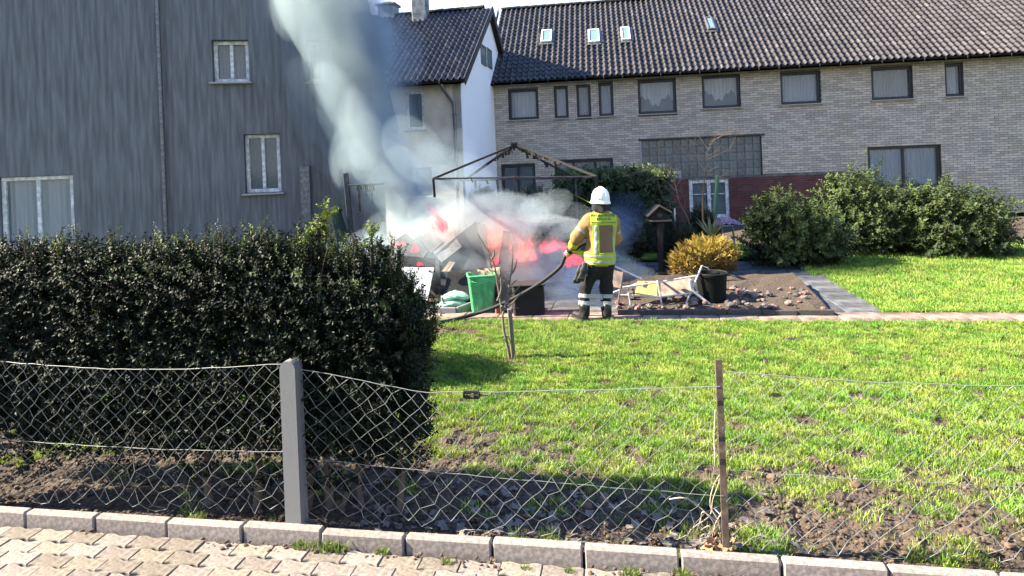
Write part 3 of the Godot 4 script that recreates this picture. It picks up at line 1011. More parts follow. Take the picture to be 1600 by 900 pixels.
func build_paving() -> void:
	# pavement of wavy interlocking stones
	var walk := setting("pavement")
	var bed := Geo.new()
	bed.quad(garden * Vector3(-9, -0.045, 2.2), garden * Vector3(9, -0.045, 2.2), garden * Vector3(9, -0.045, 0.0), garden * Vector3(-9, -0.045, 0.0))
	put("sand_bed", bed, M.sand, walk)
	var kinds: Array[ArrayMesh] = []
	for k in 6:
		var g := Geo.new()
		var t := 0.82 + 0.09 * k
		g.tint = Color(0.275 * t, 0.232 * t, 0.198 * t * (1.0 if k % 2 else 0.92))
		var poly := PackedVector2Array()
		var L := 0.2235
		var D := 0.1085
		for i in 13:
			var s := i / 12.0
			poly.push_back(Vector2(-L / 2 + L * s, -D / 2 + 0.010 * sin(s * TAU * 1.5)))
		for i in 13:
			var s := 1.0 - i / 12.0
			poly.push_back(Vector2(-L / 2 + L * s, D / 2 + 0.010 * sin(s * TAU * 1.5)))
		var inner := PackedVector2Array()
		for p in poly:
			inner.push_back(Vector2(p.x * 0.955, p.y * 0.90))
		var up := Transform3D(Basis(Vector3.RIGHT, Vector3.FORWARD, Vector3.UP), Vector3.ZERO)
		g.prism(inner, 0.05, up)
		for i in poly.size():
			var j := (i + 1) % poly.size()
			g.quad(up * Vector3(inner[i].x, inner[i].y, 0), up * Vector3(poly[i].x, poly[i].y, -0.006), up * Vector3(poly[j].x, poly[j].y, -0.006), up * Vector3(inner[j].x, inner[j].y, 0))
			g.quad(up * Vector3(poly[i].x, poly[i].y, -0.006), up * Vector3(poly[i].x, poly[i].y, -0.05), up * Vector3(poly[j].x, poly[j].y, -0.05), up * Vector3(poly[j].x, poly[j].y, -0.006))
		kinds.append(g.mesh())
	for row in 6:
		for i in 28:
			var x := -3.15 + i * 0.2255 + (0.113 if row % 2 else 0.0)
			var z := 0.085 + row * 0.1118
			var o := put_mesh("paving_stone", kinds[rng.randi() % 6], M.paver, walk)
			o.transform = garden * Transform3D(Basis(Vector3.UP, rng.randf_range(-0.02, 0.02)) * Basis(Vector3.RIGHT, rng.randf_range(-0.025, 0.025)) * Basis(Vector3.BACK, rng.randf_range(-0.012, 0.012)), Vector3(x, -0.02 + rng.randf_range(-0.005, 0.004), z))
	# kerb
	var kerb := setting("kerb")
	for k in 5:
		pass
	for i in range(-9, 10):
		var g := Geo.new()
		var t := rng.randf_range(0.88, 1.1)
		g.tint = Color(0.37 * t, 0.318 * t, 0.28 * t)
		g.box(Vector3.ZERO, Vector3(0.494, 0.20, 0.064), 0.009)
		var o := put("kerb_stone", g, M.kerb, kerb)
		o.transform = garden * Transform3D(Basis(Vector3.UP, rng.randf_range(-0.012, 0.012)) * Basis(Vector3.BACK, rng.randf_range(-0.006, 0.006)), Vector3(0.253 + i * 0.507, -0.04 + rng.randf_range(-0.006, 0.006), -0.033 + rng.randf_range(-0.006, 0.006)))
	# garden path of reddish slabs
	var path := setting("garden_path")
	for i in range(-15, 18):
		var g := Geo.new()
		var t := rng.randf_range(0.85, 1.12)
		g.tint = Color(0.36 * t, 0.245 * t, 0.20 * t)
		g.box(Vector3.ZERO, Vector3(0.493, 0.06, 0.46), 0.007)
		var o := put("path_slab", g, M.patio, path)
		o.transform = garden * Transform3D(Basis(Vector3.BACK, rng.randf_range(-0.008, 0.008)), Vector3(i * 0.5 + 0.2, -0.012 + rng.randf_range(-0.004, 0.004), -5.43))
	var eb := Geo.new()
	eb.tint = Color(0.14, 0.12, 0.09)
	eb.box(Vector3(0, -0.05, -5.43), Vector3(18, 0.04, 0.6))
	var ebo := put("path_bed", eb, M.sand, path)
	ebo.transform = garden
	# dark patio behind it
	var patio := setting("patio")
	var pk: Array[ArrayMesh] = []
	for k in 5:
		var g := Geo.new()
		var t := 0.75 + 0.12 * k
		g.tint = Color(0.115 * t, 0.12 * t, 0.125 * t)
		g.box(Vector3.ZERO, Vector3(0.494, 0.05, 0.494), 0.006)
		pk.append(g.mesh())
	for i in range(-7, 8):
		for j in 9:
			var o := put_mesh("patio_slab", pk[rng.randi() % 5], M.patio, patio)
			o.transform = garden * Transform3D(Basis(Vector3.BACK, rng.randf_range(-0.008, 0.008)), Vector3(0.9 + i * 0.5, -0.03 + rng.randf_range(-0.003, 0.003), -5.95 - j * 0.5))
	var pb := Geo.new()
	pb.box(Vector3(0.9, -0.075, -8.2), Vector3(11, 0.04, 5.6))
	var pbo := put("patio_bed", pb, M.sand, patio)
	pbo.transform = garden

func clod_mesh(sd: int) -> ArrayMesh:
	var r := RandomNumberGenerator.new()
	r.seed = sd
	var s := SphereMesh.new()
	s.radial_segments = 7
	s.rings = 4
	s.radius = 0.5
	s.height = 1.0
	var a := s.get_mesh_arrays()
	var v: PackedVector3Array = a[Mesh.ARRAY_VERTEX]
	var idx: PackedInt32Array = a[Mesh.ARRAY_INDEX]
	var fn := FastNoiseLite.new()
	fn.seed = sd
	fn.frequency = 1.3
	for i in v.size():
		v[i] *= 1.0 + 0.65 * fn.get_noise_3dv(v[i] * 2.0)
	var g := Geo.new()
	for i in range(0, idx.size(), 3):
		g.ctri(v[idx[i]], v[idx[i + 1]], v[idx[i + 2]], Vector3.ZERO)
	return g.mesh()

func tuft_mesh(sd: int, blades: int, h: float, spread: float, wide: float) -> ArrayMesh:
	var r := RandomNumberGenerator.new()
	r.seed = sd
	var g := Geo.new()
	for i in blades:
		var a := r.randf() * TAU
		var root := Vector3(cos(a), 0, sin(a)) * spread * sqrt(r.randf())
		var lean := Vector3(cos(a + r.randf_range(-1, 1)), 0, sin(a + r.randf_range(-1, 1))) * r.randf_range(0.15, 0.9)
		var hh := h * r.randf_range(0.5, 1.1)
		var side := Vector3(-lean.z, 0, lean.x).normalized() * wide * 0.5
		side = side.rotated(Vector3.UP, r.randf_range(-1.2, 1.2))
		var mid := root + (Vector3.UP * 0.62 + lean * 0.25) * hh
		var tip := root + (Vector3.UP * 0.92 + lean * 0.75) * hh
		g.tri(root - side, root + side, mid + side * 0.8)
		g.tri(root - side, mid + side * 0.8, mid - side * 0.8)
		g.tri(mid - side * 0.8, mid + side * 0.8, tip)
	return g.mesh()

func grass_tint(x: float, z: float, b: float) -> Color:
	var n := patchy.get_noise_2d(x * 2.2 + 70, z * 2.2)
	var c := Color(0.125, 0.265, 0.024).lerp(Color(0.25, 0.335, 0.048), clampf(0.45 + n * 1.3 + rng.randf_range(-0.3, 0.3), 0, 1))
	var dry := clampf((b - 0.35) * 0.9 + rng.randf_range(-0.35, 0.15), 0, 0.8)
	if rng.randf() < 0.06:
		dry = 0.8
	c = c.lerp(Color(0.30, 0.235, 0.11), dry)
	var t := rng.randf_range(0.7, 1.2) * (1.0 + 0.55 * patchy.get_noise_2d(x * 5.0 + 11, z * 7.0))
	return Color(c.r * t, c.g * t, c.b * t)

func leaf_star(sd: int) -> ArrayMesh:
	var r := RandomNumberGenerator.new()
	r.seed = sd
	var g := Geo.new()
	var pts := PackedVector3Array()
	var lobes := 5
	for i in lobes * 2:
		var a := PI * 0.5 + (float(i) / (lobes * 2) - 0.5) * TAU * 0.92
		a += r.randf_range(-0.16, 0.16)
		var rad := r.randf_range(0.6, 1.1) * (0.75 + 0.25 * sin(a)) if i % 2 else r.randf_range(0.34, 0.62)
		pts.push_back(Vector3(cos(a) * rad, 0.22 * rad * rad * r.randf_range(-0.4, 1.6), sin(a) * rad))
	for i in pts.size():
		var p := pts[i]
		var q := pts[(i + 1) % pts.size()]
		g.tri(Vector3.ZERO, q, p)
	g.tri(Vector3(-0.03, 0, 0), Vector3(0.03, 0, 0), Vector3(0.02, 0.1, -0.8))
	return g.mesh()

func build_lawn() -> void:
	var soil := setting("garden_soil")
	soil_node = soil
	var g := Geo.new()
	var nx := 300
	var nz := 106
	var x0 := -7.0
	var dx := 14.0 / nx
	var z0 := -0.062
	var dz := -5.14 / nz
	var hs := PackedFloat32Array()
	for j in nz + 1:
		for i in nx + 1:
			hs.push_back(soil_h(x0 + i * dx, z0 + j * dz))
	var P := func(i: int, j: int) -> Vector3: return Vector3(x0 + i * dx, hs[j * (nx + 1) + i], z0 + j * dz)
	for j in nz:
		for i in nx:
			g.quad(P.call(i, j), P.call(i + 1, j), P.call(i + 1, j + 1), P.call(i, j + 1))
	put("soil_surface", g, M.soil, soil).transform = garden
	# clods of earth
	var cx: Array[Transform3D] = []
	var cc := PackedColorArray()
	for i in 26000:
		var x := rng.randf_range(-3.6, 4.6)
		var z := -0.1 - 5.0 * pow(rng.randf(), 1.7)
		var b := bare(x, z)
		if rng.randf() > b * b * 1.3:
			continue
		var s := 0.008 + 0.030 * pow(rng.randf(), 4.0)
		if rng.randf() < 0.006:
			s = rng.randf_range(0.04, 0.075)
		cx.append(garden * Transform3D(Basis.from_euler(Vector3(rng.randf() * TAU, rng.randf() * TAU, 0)).scaled(Vector3(s, s * 0.7, s)), Vector3(x, soil_h(x, z) + s * 0.15, z)))
		var t := rng.randf_range(0.55, 1.5)
		cc.push_back(Color(0.155 * t, 0.105 * t, 0.066 * t))
	scatter("soil_clods", clod_mesh(3), M.clod, cx, cc, soil)
	# grass
	var kinds: Array[ArrayMesh] = [tuft_mesh(1, 11, 0.052, 0.030, 0.0045), tuft_mesh(2, 9, 0.038, 0.032, 0.0045), tuft_mesh(4, 12, 0.075, 0.028, 0.005)]
	var gx: Array = [[] as Array[Transform3D], [] as Array[Transform3D], [] as Array[Transform3D]]
	var gc: Array = [PackedColorArray(), PackedColorArray(), PackedColorArray()]
	for i in 190000:
		var z := -0.09 - 5.13 * rng.randf()
		var half := (3.6 - z) * 0.85 + 0.3
		var x := rng.randf_range(-half + 0.4, half + 0.9)
		if absf(x) > 6.8:
			continue
		var b := bare(x, z)
		if rng.randf() > 1.28 - 1.55 * b:
			continue
		var k := 0 if rng.randf() < 0.5 else 1
		if rng.randf() < 0.07 + 0.14 * maxf(0.0, patchy.get_noise_2d(x * 3.0, z * 3.0 + 50)):
			k = 2
		var s := rng.randf_range(0.65, 1.15)
		gx[k].append(garden * Transform3D(Basis(Vector3.UP, rng.randf() * TAU).scaled(Vector3(s, s, s)), Vector3(x, soil_h(x, z) - 0.004, z)))
		gc[k].push_back(grass_tint(x, z, b))
	for k in 3:
		var o := scatter("grass", kinds[k], M.grass, gx[k], gc[k], soil)
	# dead leaves in the shade of the bush
	var lm: Array[ArrayMesh] = []
	for k in 6:
		lm.append(leaf_star(60 + k))
	for i in 270:
		var x := rng.randf_range(-0.5, 2.2)
		if rng.randf() < 0.12:
			x = rng.randf_range(-2.4, 3.0)
		var z := -0.10 - 0.62 * rng.randf()
		var s := rng.randf_range(0.028, 0.055)
		var o := put_mesh("fallen_leaf", lm[i % 6], M.dry_leaf, soil)
		o.transform = garden * Transform3D(Basis.from_euler(Vector3(rng.randf_range(-0.5, 0.5), rng.randf() * TAU, rng.randf_range(-0.5, 0.5))).scaled(Vector3(s, s, s)), Vector3(x, soil_h(x, z) + 0.012 + 0.02 * rng.randf(), z))
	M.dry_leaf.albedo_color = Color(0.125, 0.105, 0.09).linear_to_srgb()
	# crumbs of earth and small weeds along the foot of the kerb
	var ex: Array[Transform3D] = []
	var ec := PackedColorArray()
	for i in 900:
		var x := rng.randf_range(-3.2, 3.4)
		if patchy.get_noise_1d(x * 3.0) < -0.05:
			continue
		var z := 0.01 + 0.09 * pow(rng.randf(), 1.6)
		var s := 0.006 + 0.022 * pow(rng.randf(), 3.0)
		ex.append(garden * Transform3D(Basis.from_euler(Vector3(rng.randf() * TAU, rng.randf() * TAU, 0)).scaled(Vector3(s, s * 0.7, s)), Vector3(x, -0.024 + s * 0.25, z)))
		var t := rng.randf_range(0.5, 1.3)
		ec.push_back(Color(0.15 * t, 0.11 * t, 0.08 * t))
	var crumbs := scatter("soil_crumbs", clod_mesh(8), M.clod, ex, ec)
	tag(crumbs, "crumbs of dark earth lying along the foot of the kerb", "earth")
	var weeds := [[505, 852, 0.13, "broad low clump of green weeds at the kerb beside the concrete post"], [530, 850, 0.12, "clump of weeds against the kerb, touching the broad low one"], [597, 858, 0.075, "small bright grass tuft beside a kerb joint below the bush"], [698, 874, 0.055, "tiny grass tuft under the second kerb stone from the bush"], [822, 884, 0.05, "tiny weed at the foot of the kerb's middle stone"], [890, 888, 0.05, "tiny leafy weed close to a kerb joint in the middle"], [985, 893, 0.09, "leafy pale weed before the kerb, beside a pebble"], [1065, 893, 0.08, "leafy weed at the last kerb joint near the iron post"], [470, 850, 0.09, "grass tuft at the foot of the concrete post"]]
	var wm := tuft_mesh(77, 60, 0.05, 0.05, 0.008)
	var wmat: StandardMaterial3D = M.grass.duplicate()
	wmat.albedo_color = Color(0.12, 0.17, 0.03).linear_to_srgb()
	for w in weeds:
		var p := gnd(w[0], w[1] + 6, -0.02)
		var q := to_garden(p)
		q.z = maxf(q.z, 0.03)
		var o := put_mesh("weed", wm, wmat)
		var s: float = w[2] / 0.09
		o.transform = garden * Transform3D(Basis(Vector3.UP, rng.randf() * TAU).scaled(Vector3(s, s * 0.8, s * 0.6)), Vector3(q.x, -0.02, q.z))
		tag(o, w[3], "weed", "weeds along the kerb")


# ---------------------------------------------------------------- plants
func twig_mesh(sd: int, pairs: int, length: float, ll: float, lw: float) -> ArrayMesh:
	var r := RandomNumberGenerator.new()
	r.seed = sd
	var g := Geo.new()
	g.tint = Color(0.8, 0.55, 0.4)
	g.tube(pv([Vector3.ZERO, Vector3(0.06, 0.5, 0.03) * length, Vector3(0.02, 1, 0) * length]), PackedFloat32Array([0.0028, 0.002, 0.001]), 3, false)
	for i in pairs:
		for s in 2:
			var t := (i + 0.4 + 0.4 * s) / pairs
			var a := i * 1.9 + s * PI + r.randf_range(-0.5, 0.5)
			var root := Vector3(0.03, t, 0.01) * length
			var out := Vector3(cos(a), 0, sin(a))
			var d := (out * r.randf_range(0.6, 1.0) + Vector3.UP * r.randf_range(0.25, 0.8)).normalized()
			var side := d.cross(Vector3.UP).normalized()
			var nrm := side.cross(d)
			var l := ll * r.randf_range(0.75, 1.1)
			var w := lw * 0.5 * r.randf_range(0.85, 1.1)
			var b := r.randf_range(0.8, 1.2)
			g.tint = Color(b, b, b)
			var m := root + d * l * 0.5 - nrm * l * 0.05
			var tip := root + d * l - nrm * l * 0.16
			var e1 := root + d * l * 0.42 + side * w + nrm * l * 0.05
			var e2 := root + d * l * 0.42 - side * w + nrm * l * 0.05
			g.tri(root, e1, m); g.tri(e1, tip, m)
			g.tri(root, m, e2); g.tri(m, tip, e2)
	return g.mesh()

func frond_mesh(sd: int, length: float) -> ArrayMesh:
	var r := RandomNumberGenerator.new()
	r.seed = sd
	var g := Geo.new()
	for i in 9:
		for s in [-1.0, 1.0]:
			var t := (i + 0.5) / 9.0
			var root := Vector3(0, t, 0) * length
			var l := length * 0.42 * (1.0 - t * 0.7) * r.randf_range(0.8, 1.2)
			var d := Vector3(s * 0.75, 0.75, r.randf_range(-0.35, 0.35)).normalized()
			var w := Vector3(0.5, -0.3 * s, 0.6).normalized() * length * 0.035
			g.tint = Color.WHITE * r.randf_range(0.8, 1.2)
			g.tri(root - w, root + w, root + d * l)
	g.tri(Vector3(-0.006, 0, 0), Vector3(0.006, 0, 0), Vector3(0, length * 1.1, 0))
	return g.mesh()

func toward(up: Vector3, spin: float) -> Basis:
	var y := up.normalized()
	var x := y.cross(Vector3(0.21, 0.3, 0.93)).normalized()
	return Basis(x, y, x.cross(y)).rotated(y, spin)

# twigs in the outer shell of some ellipsoids [centre, radii]; colour picked by height
func crown(called: String, parent: Node3D, m: Mesh, mt: Material, blobs: Array, count: int, size: float, rise: float, low: Color, high: Color, inner := 0.55, fuzz := 0.14) -> MultiMeshInstance3D:
	var xs: Array[Transform3D] = []
	var cs := PackedColorArray()
	var weight := []
	var total := 0.0
	for b in blobs:
		var a: float = pow(b[1].x * b[1].y * b[1].z, 0.667)
		total += a
		weight.append(total)
	var guard := 0
	while xs.size() < count and guard < count * 8:
		guard += 1
		var pick := rng.randf() * total
		var k := 0
		while weight[k] < pick:
			k += 1
		var c: Vector3 = blobs[k][0]
		var r: Vector3 = blobs[k][1]
		var d := Vector3(rng.randfn(), rng.randfn(), rng.randfn()).normalized()
		var e := lerpf(inner, 1.0, pow(rng.randf(), 0.5)) * (1.0 + fuzz * 2.2 * lumps.get_noise_3dv((c + d * r) * 1.7) + fuzz * rng.randf_range(-0.4, 0.6))
		var p := c + d * r * e
		if p.y < 0.03:
			continue
		var hid := false
		for j in blobs.size():
			if j != k and ((p - blobs[j][0]) / blobs[j][1]).length() < inner:
				hid = true
		if hid:
			continue
		var nrm := (d / r).normalized()
		var up := nrm + Vector3(rng.randfn() * 0.5, rise + rng.randfn() * 0.4, rng.randfn() * 0.5)
		var s := size * rng.randf_range(0.7, 1.25)
		xs.append(Transform3D(toward(up, rng.randf() * TAU).scaled(Vector3(s, s, s)), p - up.normalized() * 0.04 * size))
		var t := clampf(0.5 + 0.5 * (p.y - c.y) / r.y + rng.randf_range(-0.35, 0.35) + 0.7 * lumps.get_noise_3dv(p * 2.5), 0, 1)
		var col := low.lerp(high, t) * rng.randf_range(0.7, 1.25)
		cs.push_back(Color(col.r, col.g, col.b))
	return scatter(called, m, mt, xs, cs, parent)

func limb(g: Geo, p: Vector3, dir: Vector3, length: float, r: float, depth: int, spread: float, rise: float, rg: RandomNumberGenerator) -> void:
	var pts := PackedVector3Array([p])
	var d := dir
	for i in 4:
		d = (d + Vector3(rg.randfn() * 0.12, rise * 0.12 + rg.randfn() * 0.06, rg.randfn() * 0.12)).normalized()
		pts.push_back(pts[i] + d * length / 4.0)
	g.tube(pts, radii(r, r * 0.55, 5), 5 if r > 0.006 else 4)
	if depth <= 0:
		return
	for i in rg.randi_range(2, 4):
		var t := rg.randi_range(1, 4)
		var a := d.cross(Vector3(rg.randfn(), rg.randfn(), rg.randfn())).normalized()
		limb(g, pts[t], (d + a * spread).normalized(), length * rg.randf_range(0.5, 0.8), r * 0.55, depth - 1, spread, rise, rg)

func build_plants() -> void:
	# the big dark bush behind the fence
	var bush := thing("boxwood_bush", "tall dark evergreen bush pressed against the wire fence, light shoots on top", "bush")
	var tw := twig_mesh(3, 7, 0.115, 0.031, 0.0155)
	var xs: Array[Transform3D] = []
	var cs := PackedColorArray()
	var right := to_garden(at(655, 600, 4.1)).x
	var tops := [[-9.0, 1.66], [to_garden(at(463, 400, 4.1)).x, 1.66], [to_garden(at(545, 400, 4.1)).x, 1.57], [to_garden(at(575, 400, 4.1)).x, 1.60], [to_garden(at(606, 400, 4.1)).x, 1.54], [to_garden(at(632, 400, 4.1)).x, 1.40], [right, 1.24], [99.0, 1.1]]
	var top_at := func(x: float) -> float:
		for i in tops.size() - 1:
			if x <= tops[i + 1][0]:
				return lerpf(tops[i][1], tops[i + 1][1], clampf((x - tops[i][0]) / (tops[i + 1][0] - tops[i][0]), 0, 1))
		return 1.1
	while xs.size() < 15500:
		var x := right - 3.3 * rng.randf()
		var h: float = top_at.call(x) + 0.12 * lumps.get_noise_1d(x * 3.0) + 0.10 * lumps.get_noise_1d(x * 14.0)
		var y := lerpf(0.22, h, pow(rng.randf(), 0.9))
		var z := -0.20 - 0.42 * rng.randf()
		var bump := 0.10 * lumps.get_noise_3d(x * 1.5, y * 1.5, z * 1.5)
		var dr := right + bump + 0.03 - x
		var df := -0.17 + bump - z
		var db := z + 0.62
		var dt := h - y
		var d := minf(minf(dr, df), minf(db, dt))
		if d < 0.0:
			continue
		if d > 0.17 and rng.randf() > 0.22:
			continue
		if y < 0.42 and rng.randf() < 0.78:
			continue
		var nrm := Vector3(0, 0.2, 0)
		if d == dr: nrm.x = 1.0
		elif d == df: nrm.z = 1.0
		elif d == db: nrm.z = -1.0
		else: nrm.y = 1.2
		var up := nrm * 0.8 + Vector3(rng.randfn() * 0.45, 0.55 + rng.randfn() * 0.35, rng.randfn() * 0.45)
		var s := rng.randf_range(0.75, 1.15)
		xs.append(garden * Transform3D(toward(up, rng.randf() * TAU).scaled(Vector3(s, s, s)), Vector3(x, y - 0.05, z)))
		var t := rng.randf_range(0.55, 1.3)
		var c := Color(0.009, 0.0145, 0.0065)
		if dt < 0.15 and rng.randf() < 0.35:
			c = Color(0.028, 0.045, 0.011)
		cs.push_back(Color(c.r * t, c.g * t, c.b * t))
	# upright shoots
	var sg := Geo.new()
	for q in [[508, 318, 405, 1.0, 1], [498, 350, 405, 0.6, 0], [486, 352, 400, 0.7, 1], [474, 372, 410, 0.8, 1], [524, 380, 420, 0.6, 1], [540, 378, 420, 0.6, 1], [580, 352, 412, 0.75, 1], [588, 372, 412, 0.4, 1], [596, 380, 420, 0.8, 0], [606, 386, 430, 0.7, 0], [624, 392, 440, 0.9, 0], [642, 425, 470, 0.8, 0], [655, 455, 505, 0.8, 0], [678, 474, 520, 0.9, 0], [668, 500, 540, 0.8, 0], [560, 378, 420, 0.5, 0], [552, 388, 420, 0.5, 0], [468, 352, 400, 0.5, 0]]:
		var a := at(q[0] + rng.randf_range(-3, 3), q[2] + 12, 4.12)
		var b := at(q[0], q[1], 4.12)
		sg.tube(pv([a, (a + b) / 2 + Vector3(0.008, 0, 0), b]), PackedFloat32Array([0.005, 0.004, 0.002]), 5)
		var n := int(a.distance_to(b) / 0.011 * q[3]) + 8
		for i in n:
			var t := pow(rng.randf(), 0.6)
			var up := Vector3(rng.randfn() * 0.7, 1.0, rng.randfn() * 0.7)
			var s := rng.randf_range(0.5, 0.9)
			if q[0] == 508 and t > 0.7:
				up = Vector3(rng.randfn() * 1.2, 0.8, rng.randfn())
			xs.append(Transform3D(toward(up, rng.randf() * TAU).scaled(Vector3(s, s, s)), a.lerp(b, t) - Vector3(0, 0.04, 0)))
			var c: Color = Color(0.013, 0.023, 0.009).lerp(Color(0.26, 0.34, 0.04), (t * t if q[4] else 0.1) * rng.randf_range(0.5, 1.0))
			cs.push_back(c)
	for i in 90:
		var x := right - 2.9 * pow(rng.randf(), 1.2)
		var a := garden * Vector3(x, top_at.call(x) - 0.12, -0.22 - 0.35 * rng.randf())
		var b := a + Vector3(rng.randfn() * 0.03, rng.randf_range(0.14, 0.30), rng.randfn() * 0.03)
		sg.tube(pv([a, b]), PackedFloat32Array([0.004, 0.0015]), 4)
		for k in 9:
			var t := k / 9.0 + 0.1
			var s := rng.randf_range(0.45, 0.75)
			xs.append(Transform3D(toward(Vector3(rng.randfn() * 0.6, 1.0, rng.randfn() * 0.6), rng.randf() * TAU).scaled(Vector3(s, s, s)), a.lerp(b, t) - Vector3(0, 0.03, 0)))
			cs.push_back(Color(0.013, 0.023, 0.009).lerp(Color(0.20, 0.27, 0.035), t * t * rng.randf_range(0.0, 1.0) if i % 3 == 0 else 0.08))
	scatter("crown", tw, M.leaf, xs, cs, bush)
	put("shoot_stems", sg, M.bark, bush)
	for q in [[515, 798, 512, 735, 500, 640, 0.032], [532, 800, 545, 760, 575, 700, 0.018], [568, 795, 560, 750, 575, 715, 0.02], [622, 800, 628, 740, 620, 660, 0.022], [480, 800, 486, 740, 470, 650, 0.025], [400, 795, 405, 730, 390, 640, 0.03], [330, 790, 322, 730, 340, 640, 0.026]]:
		var sgm := Geo.new()
		var a := gnd(q[0], q[1])
		var dd := -a.z
		sgm.tube(smooth_path(pv([a - Vector3(0, 0.03, 0), at(q[2], q[3], dd + 0.05), at(q[4], q[5], dd + 0.15)])), radii(q[6], q[6] * 0.6, 13), 8)
		put("trunk", sgm, M.bark, bush)
	# dry leaves caught low in the bush
	# the low shrub further back, whose shade lies on the lawn
	var low := thing("low_shrub", "low rounded shrub behind the dark bush, shading the lawn beside it", "shrub")
	var lc := Vector3(-1.75, 0.35, -6.85)
	crown("crown", low, twig_mesh(5, 6, 0.13, 0.04, 0.02), M.leaf, [[lc, Vector3(0.75, 0.62, 0.55)], [lc + Vector3(0.35, 0.1, 0.2), Vector3(0.45, 0.5, 0.4)]], 2600, 1.0, 0.5, Color(0.03, 0.05, 0.02), Color(0.055, 0.085, 0.025), 0.3)
	var ls := Geo.new()
	for i in 4:
		ls.tube(pv([lc + Vector3(0.1 * i - 0.15, -0.36, 0), lc + Vector3(0.25 * i - 0.4, 0.2, 0.1)]), PackedFloat32Array([0.02, 0.012]), 6)
	put("stem", ls, M.bark, low)
	# clipped laurel hedge before the brick house
	var hedge := thing("laurel_hedge", "clipped glossy laurel hedge standing before the brick house, sunlit on top", "hedge")
	var hx: Array[Transform3D] = []
	var hc := PackedColorArray()
	var a0 := gnd(862, 392)
	var hd := 14.9
	var lx := at(872, 300, hd).x
	var rx := at(1046, 300, hd - 0.3).x
	var ht := 1.88
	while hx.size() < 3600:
		var x := rng.randf_range(lx, rx)
		var y := rng.randf_range(0.1, ht)
		var z := -hd + rng.randf_range(-0.5, 0.5)
		var e := 0.16 * lumps.get_noise_3d(x, y, z)
		var d := minf(minf(x - lx, rx - x), minf(minf(ht + e - y, z + hd + 0.5), -hd + 0.5 + e - z))
		if d < -0.02 or d > 0.25:
			continue
		var nrm := Vector3(0, 0.8, 0.6)
		var s := rng.randf_range(0.8, 1.3)
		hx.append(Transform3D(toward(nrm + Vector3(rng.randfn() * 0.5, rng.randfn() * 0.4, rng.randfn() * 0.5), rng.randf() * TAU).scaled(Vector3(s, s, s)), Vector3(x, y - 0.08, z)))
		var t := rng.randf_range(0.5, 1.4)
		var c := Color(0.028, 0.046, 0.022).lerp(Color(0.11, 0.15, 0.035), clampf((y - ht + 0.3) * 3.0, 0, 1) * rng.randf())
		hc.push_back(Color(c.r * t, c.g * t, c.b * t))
	var lt := twig_mesh(8, 5, 0.22, 0.105, 0.045)
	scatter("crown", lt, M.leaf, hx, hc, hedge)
	for i in 4:
		var hs := Geo.new()
		var px := lerpf(lx + 0.3, rx - 0.3, i / 3.0)
		hs.tube(pv([Vector3(px, -0.05, -hd), Vector3(px + 0.05, 0.7, -hd), Vector3(px - 0.03, 1.4, -hd)]), PackedFloat32Array([0.05, 0.04, 0.02]), 7)
		put("trunk", hs, M.bark, hedge)
	# shrubs between hedge and patio, half in smoke
	var sx := [[755, 330, 12.6, 0.30, 0.42, Color(0.05, 0.06, 0.045), Color(0.10, 0.11, 0.08), "rounded grey green shrub inside the burnt gazebo, veiled by smoke"], [840, 335, 13.2, 0.55, 0.55, Color(0.03, 0.05, 0.03), Color(0.08, 0.11, 0.06), "loose leafy shrub behind the water spray, left of the laurel hedge"], [985, 372, 12.6, 0.42, 0.34, Color(0.025, 0.04, 0.022), Color(0.07, 0.09, 0.05), "small dark leafy shrub at the foot of the laurel hedge"]]
	for q in sx:
		var sh := thing("garden_shrub", q[7], "shrub", Vector3.ZERO, 0.0, "shrubs behind the fire")
		var c := at(q[0], q[1], q[2])
		crown("crown", sh, twig_mesh(12, 6, 0.13, 0.05, 0.026), M.leaf, [[c, Vector3(q[3], q[4], q[3])]], 900, 1.0, 0.4, q[5], q[6], 0.4)
		var st := Geo.new()
		for i in 3:
			st.tube(pv([Vector3(c.x + 0.05 * i - 0.05, -0.05, c.z), c + Vector3(0.1 * i - 0.1, 0.1, 0)]), PackedFloat32Array([0.018, 0.008]), 5)
		put("stem", st, M.bark, sh)
	# dry bronze plumes
	var dry := thing("dry_grass_plumes", "dry orange ornamental grass plumes glowing above the smoke", "ornamental grass")
	var dm := tuft_mesh(31, 26, 0.5, 0.10, 0.012)
	for q in [[782, 318, 0.9], [795, 312, 1.15], [803, 315, 0.9], [818, 306, 0.9], [788, 322, 0.8]]:
		var o := put_mesh("plume", dm, M.dry_leaf.duplicate(), dry)
		o.material_override.albedo_color = Color(0.60, 0.36, 0.13).linear_to_srgb()
		o.position = at(q[0], q[1] + 22, 12.9)
		o.rotation.y = rng.randf() * TAU
		o.scale = Vector3(0.7, 1.1, 0.7) * q[2]
	var ds := Geo.new()
	for i in 14:
		var a := at(772 + i * 4, 335, 12.9)
		ds.tube(pv([Vector3(a.x, -0.03, a.z), a]), PackedFloat32Array([0.006, 0.004]), 4)
	put("stalk", ds, M.bark, dry)
	# golden conifer
	var gold := thing("golden_conifer", "dense mound shaped golden conifer with bronze foliage on its shady side", "conifer")
	var gcn := at(1095, 405, 11.0)
	var fr := frond_mesh(4, 0.10)
	crown("crown", gold, fr, M.soft_leaf, [[gcn, Vector3(0.50, 0.33, 0.42)], [gcn + Vector3(-0.22, -0.08, 0.12), Vector3(0.34, 0.28, 0.32)], [gcn + Vector3(0.26, 0.05, 0.0), Vector3(0.38, 0.32, 0.36)]], 4800, 1.0, 0.45, Color(0.12, 0.062, 0.035), Color(0.37, 0.27, 0.032), 0.5, 0.2)
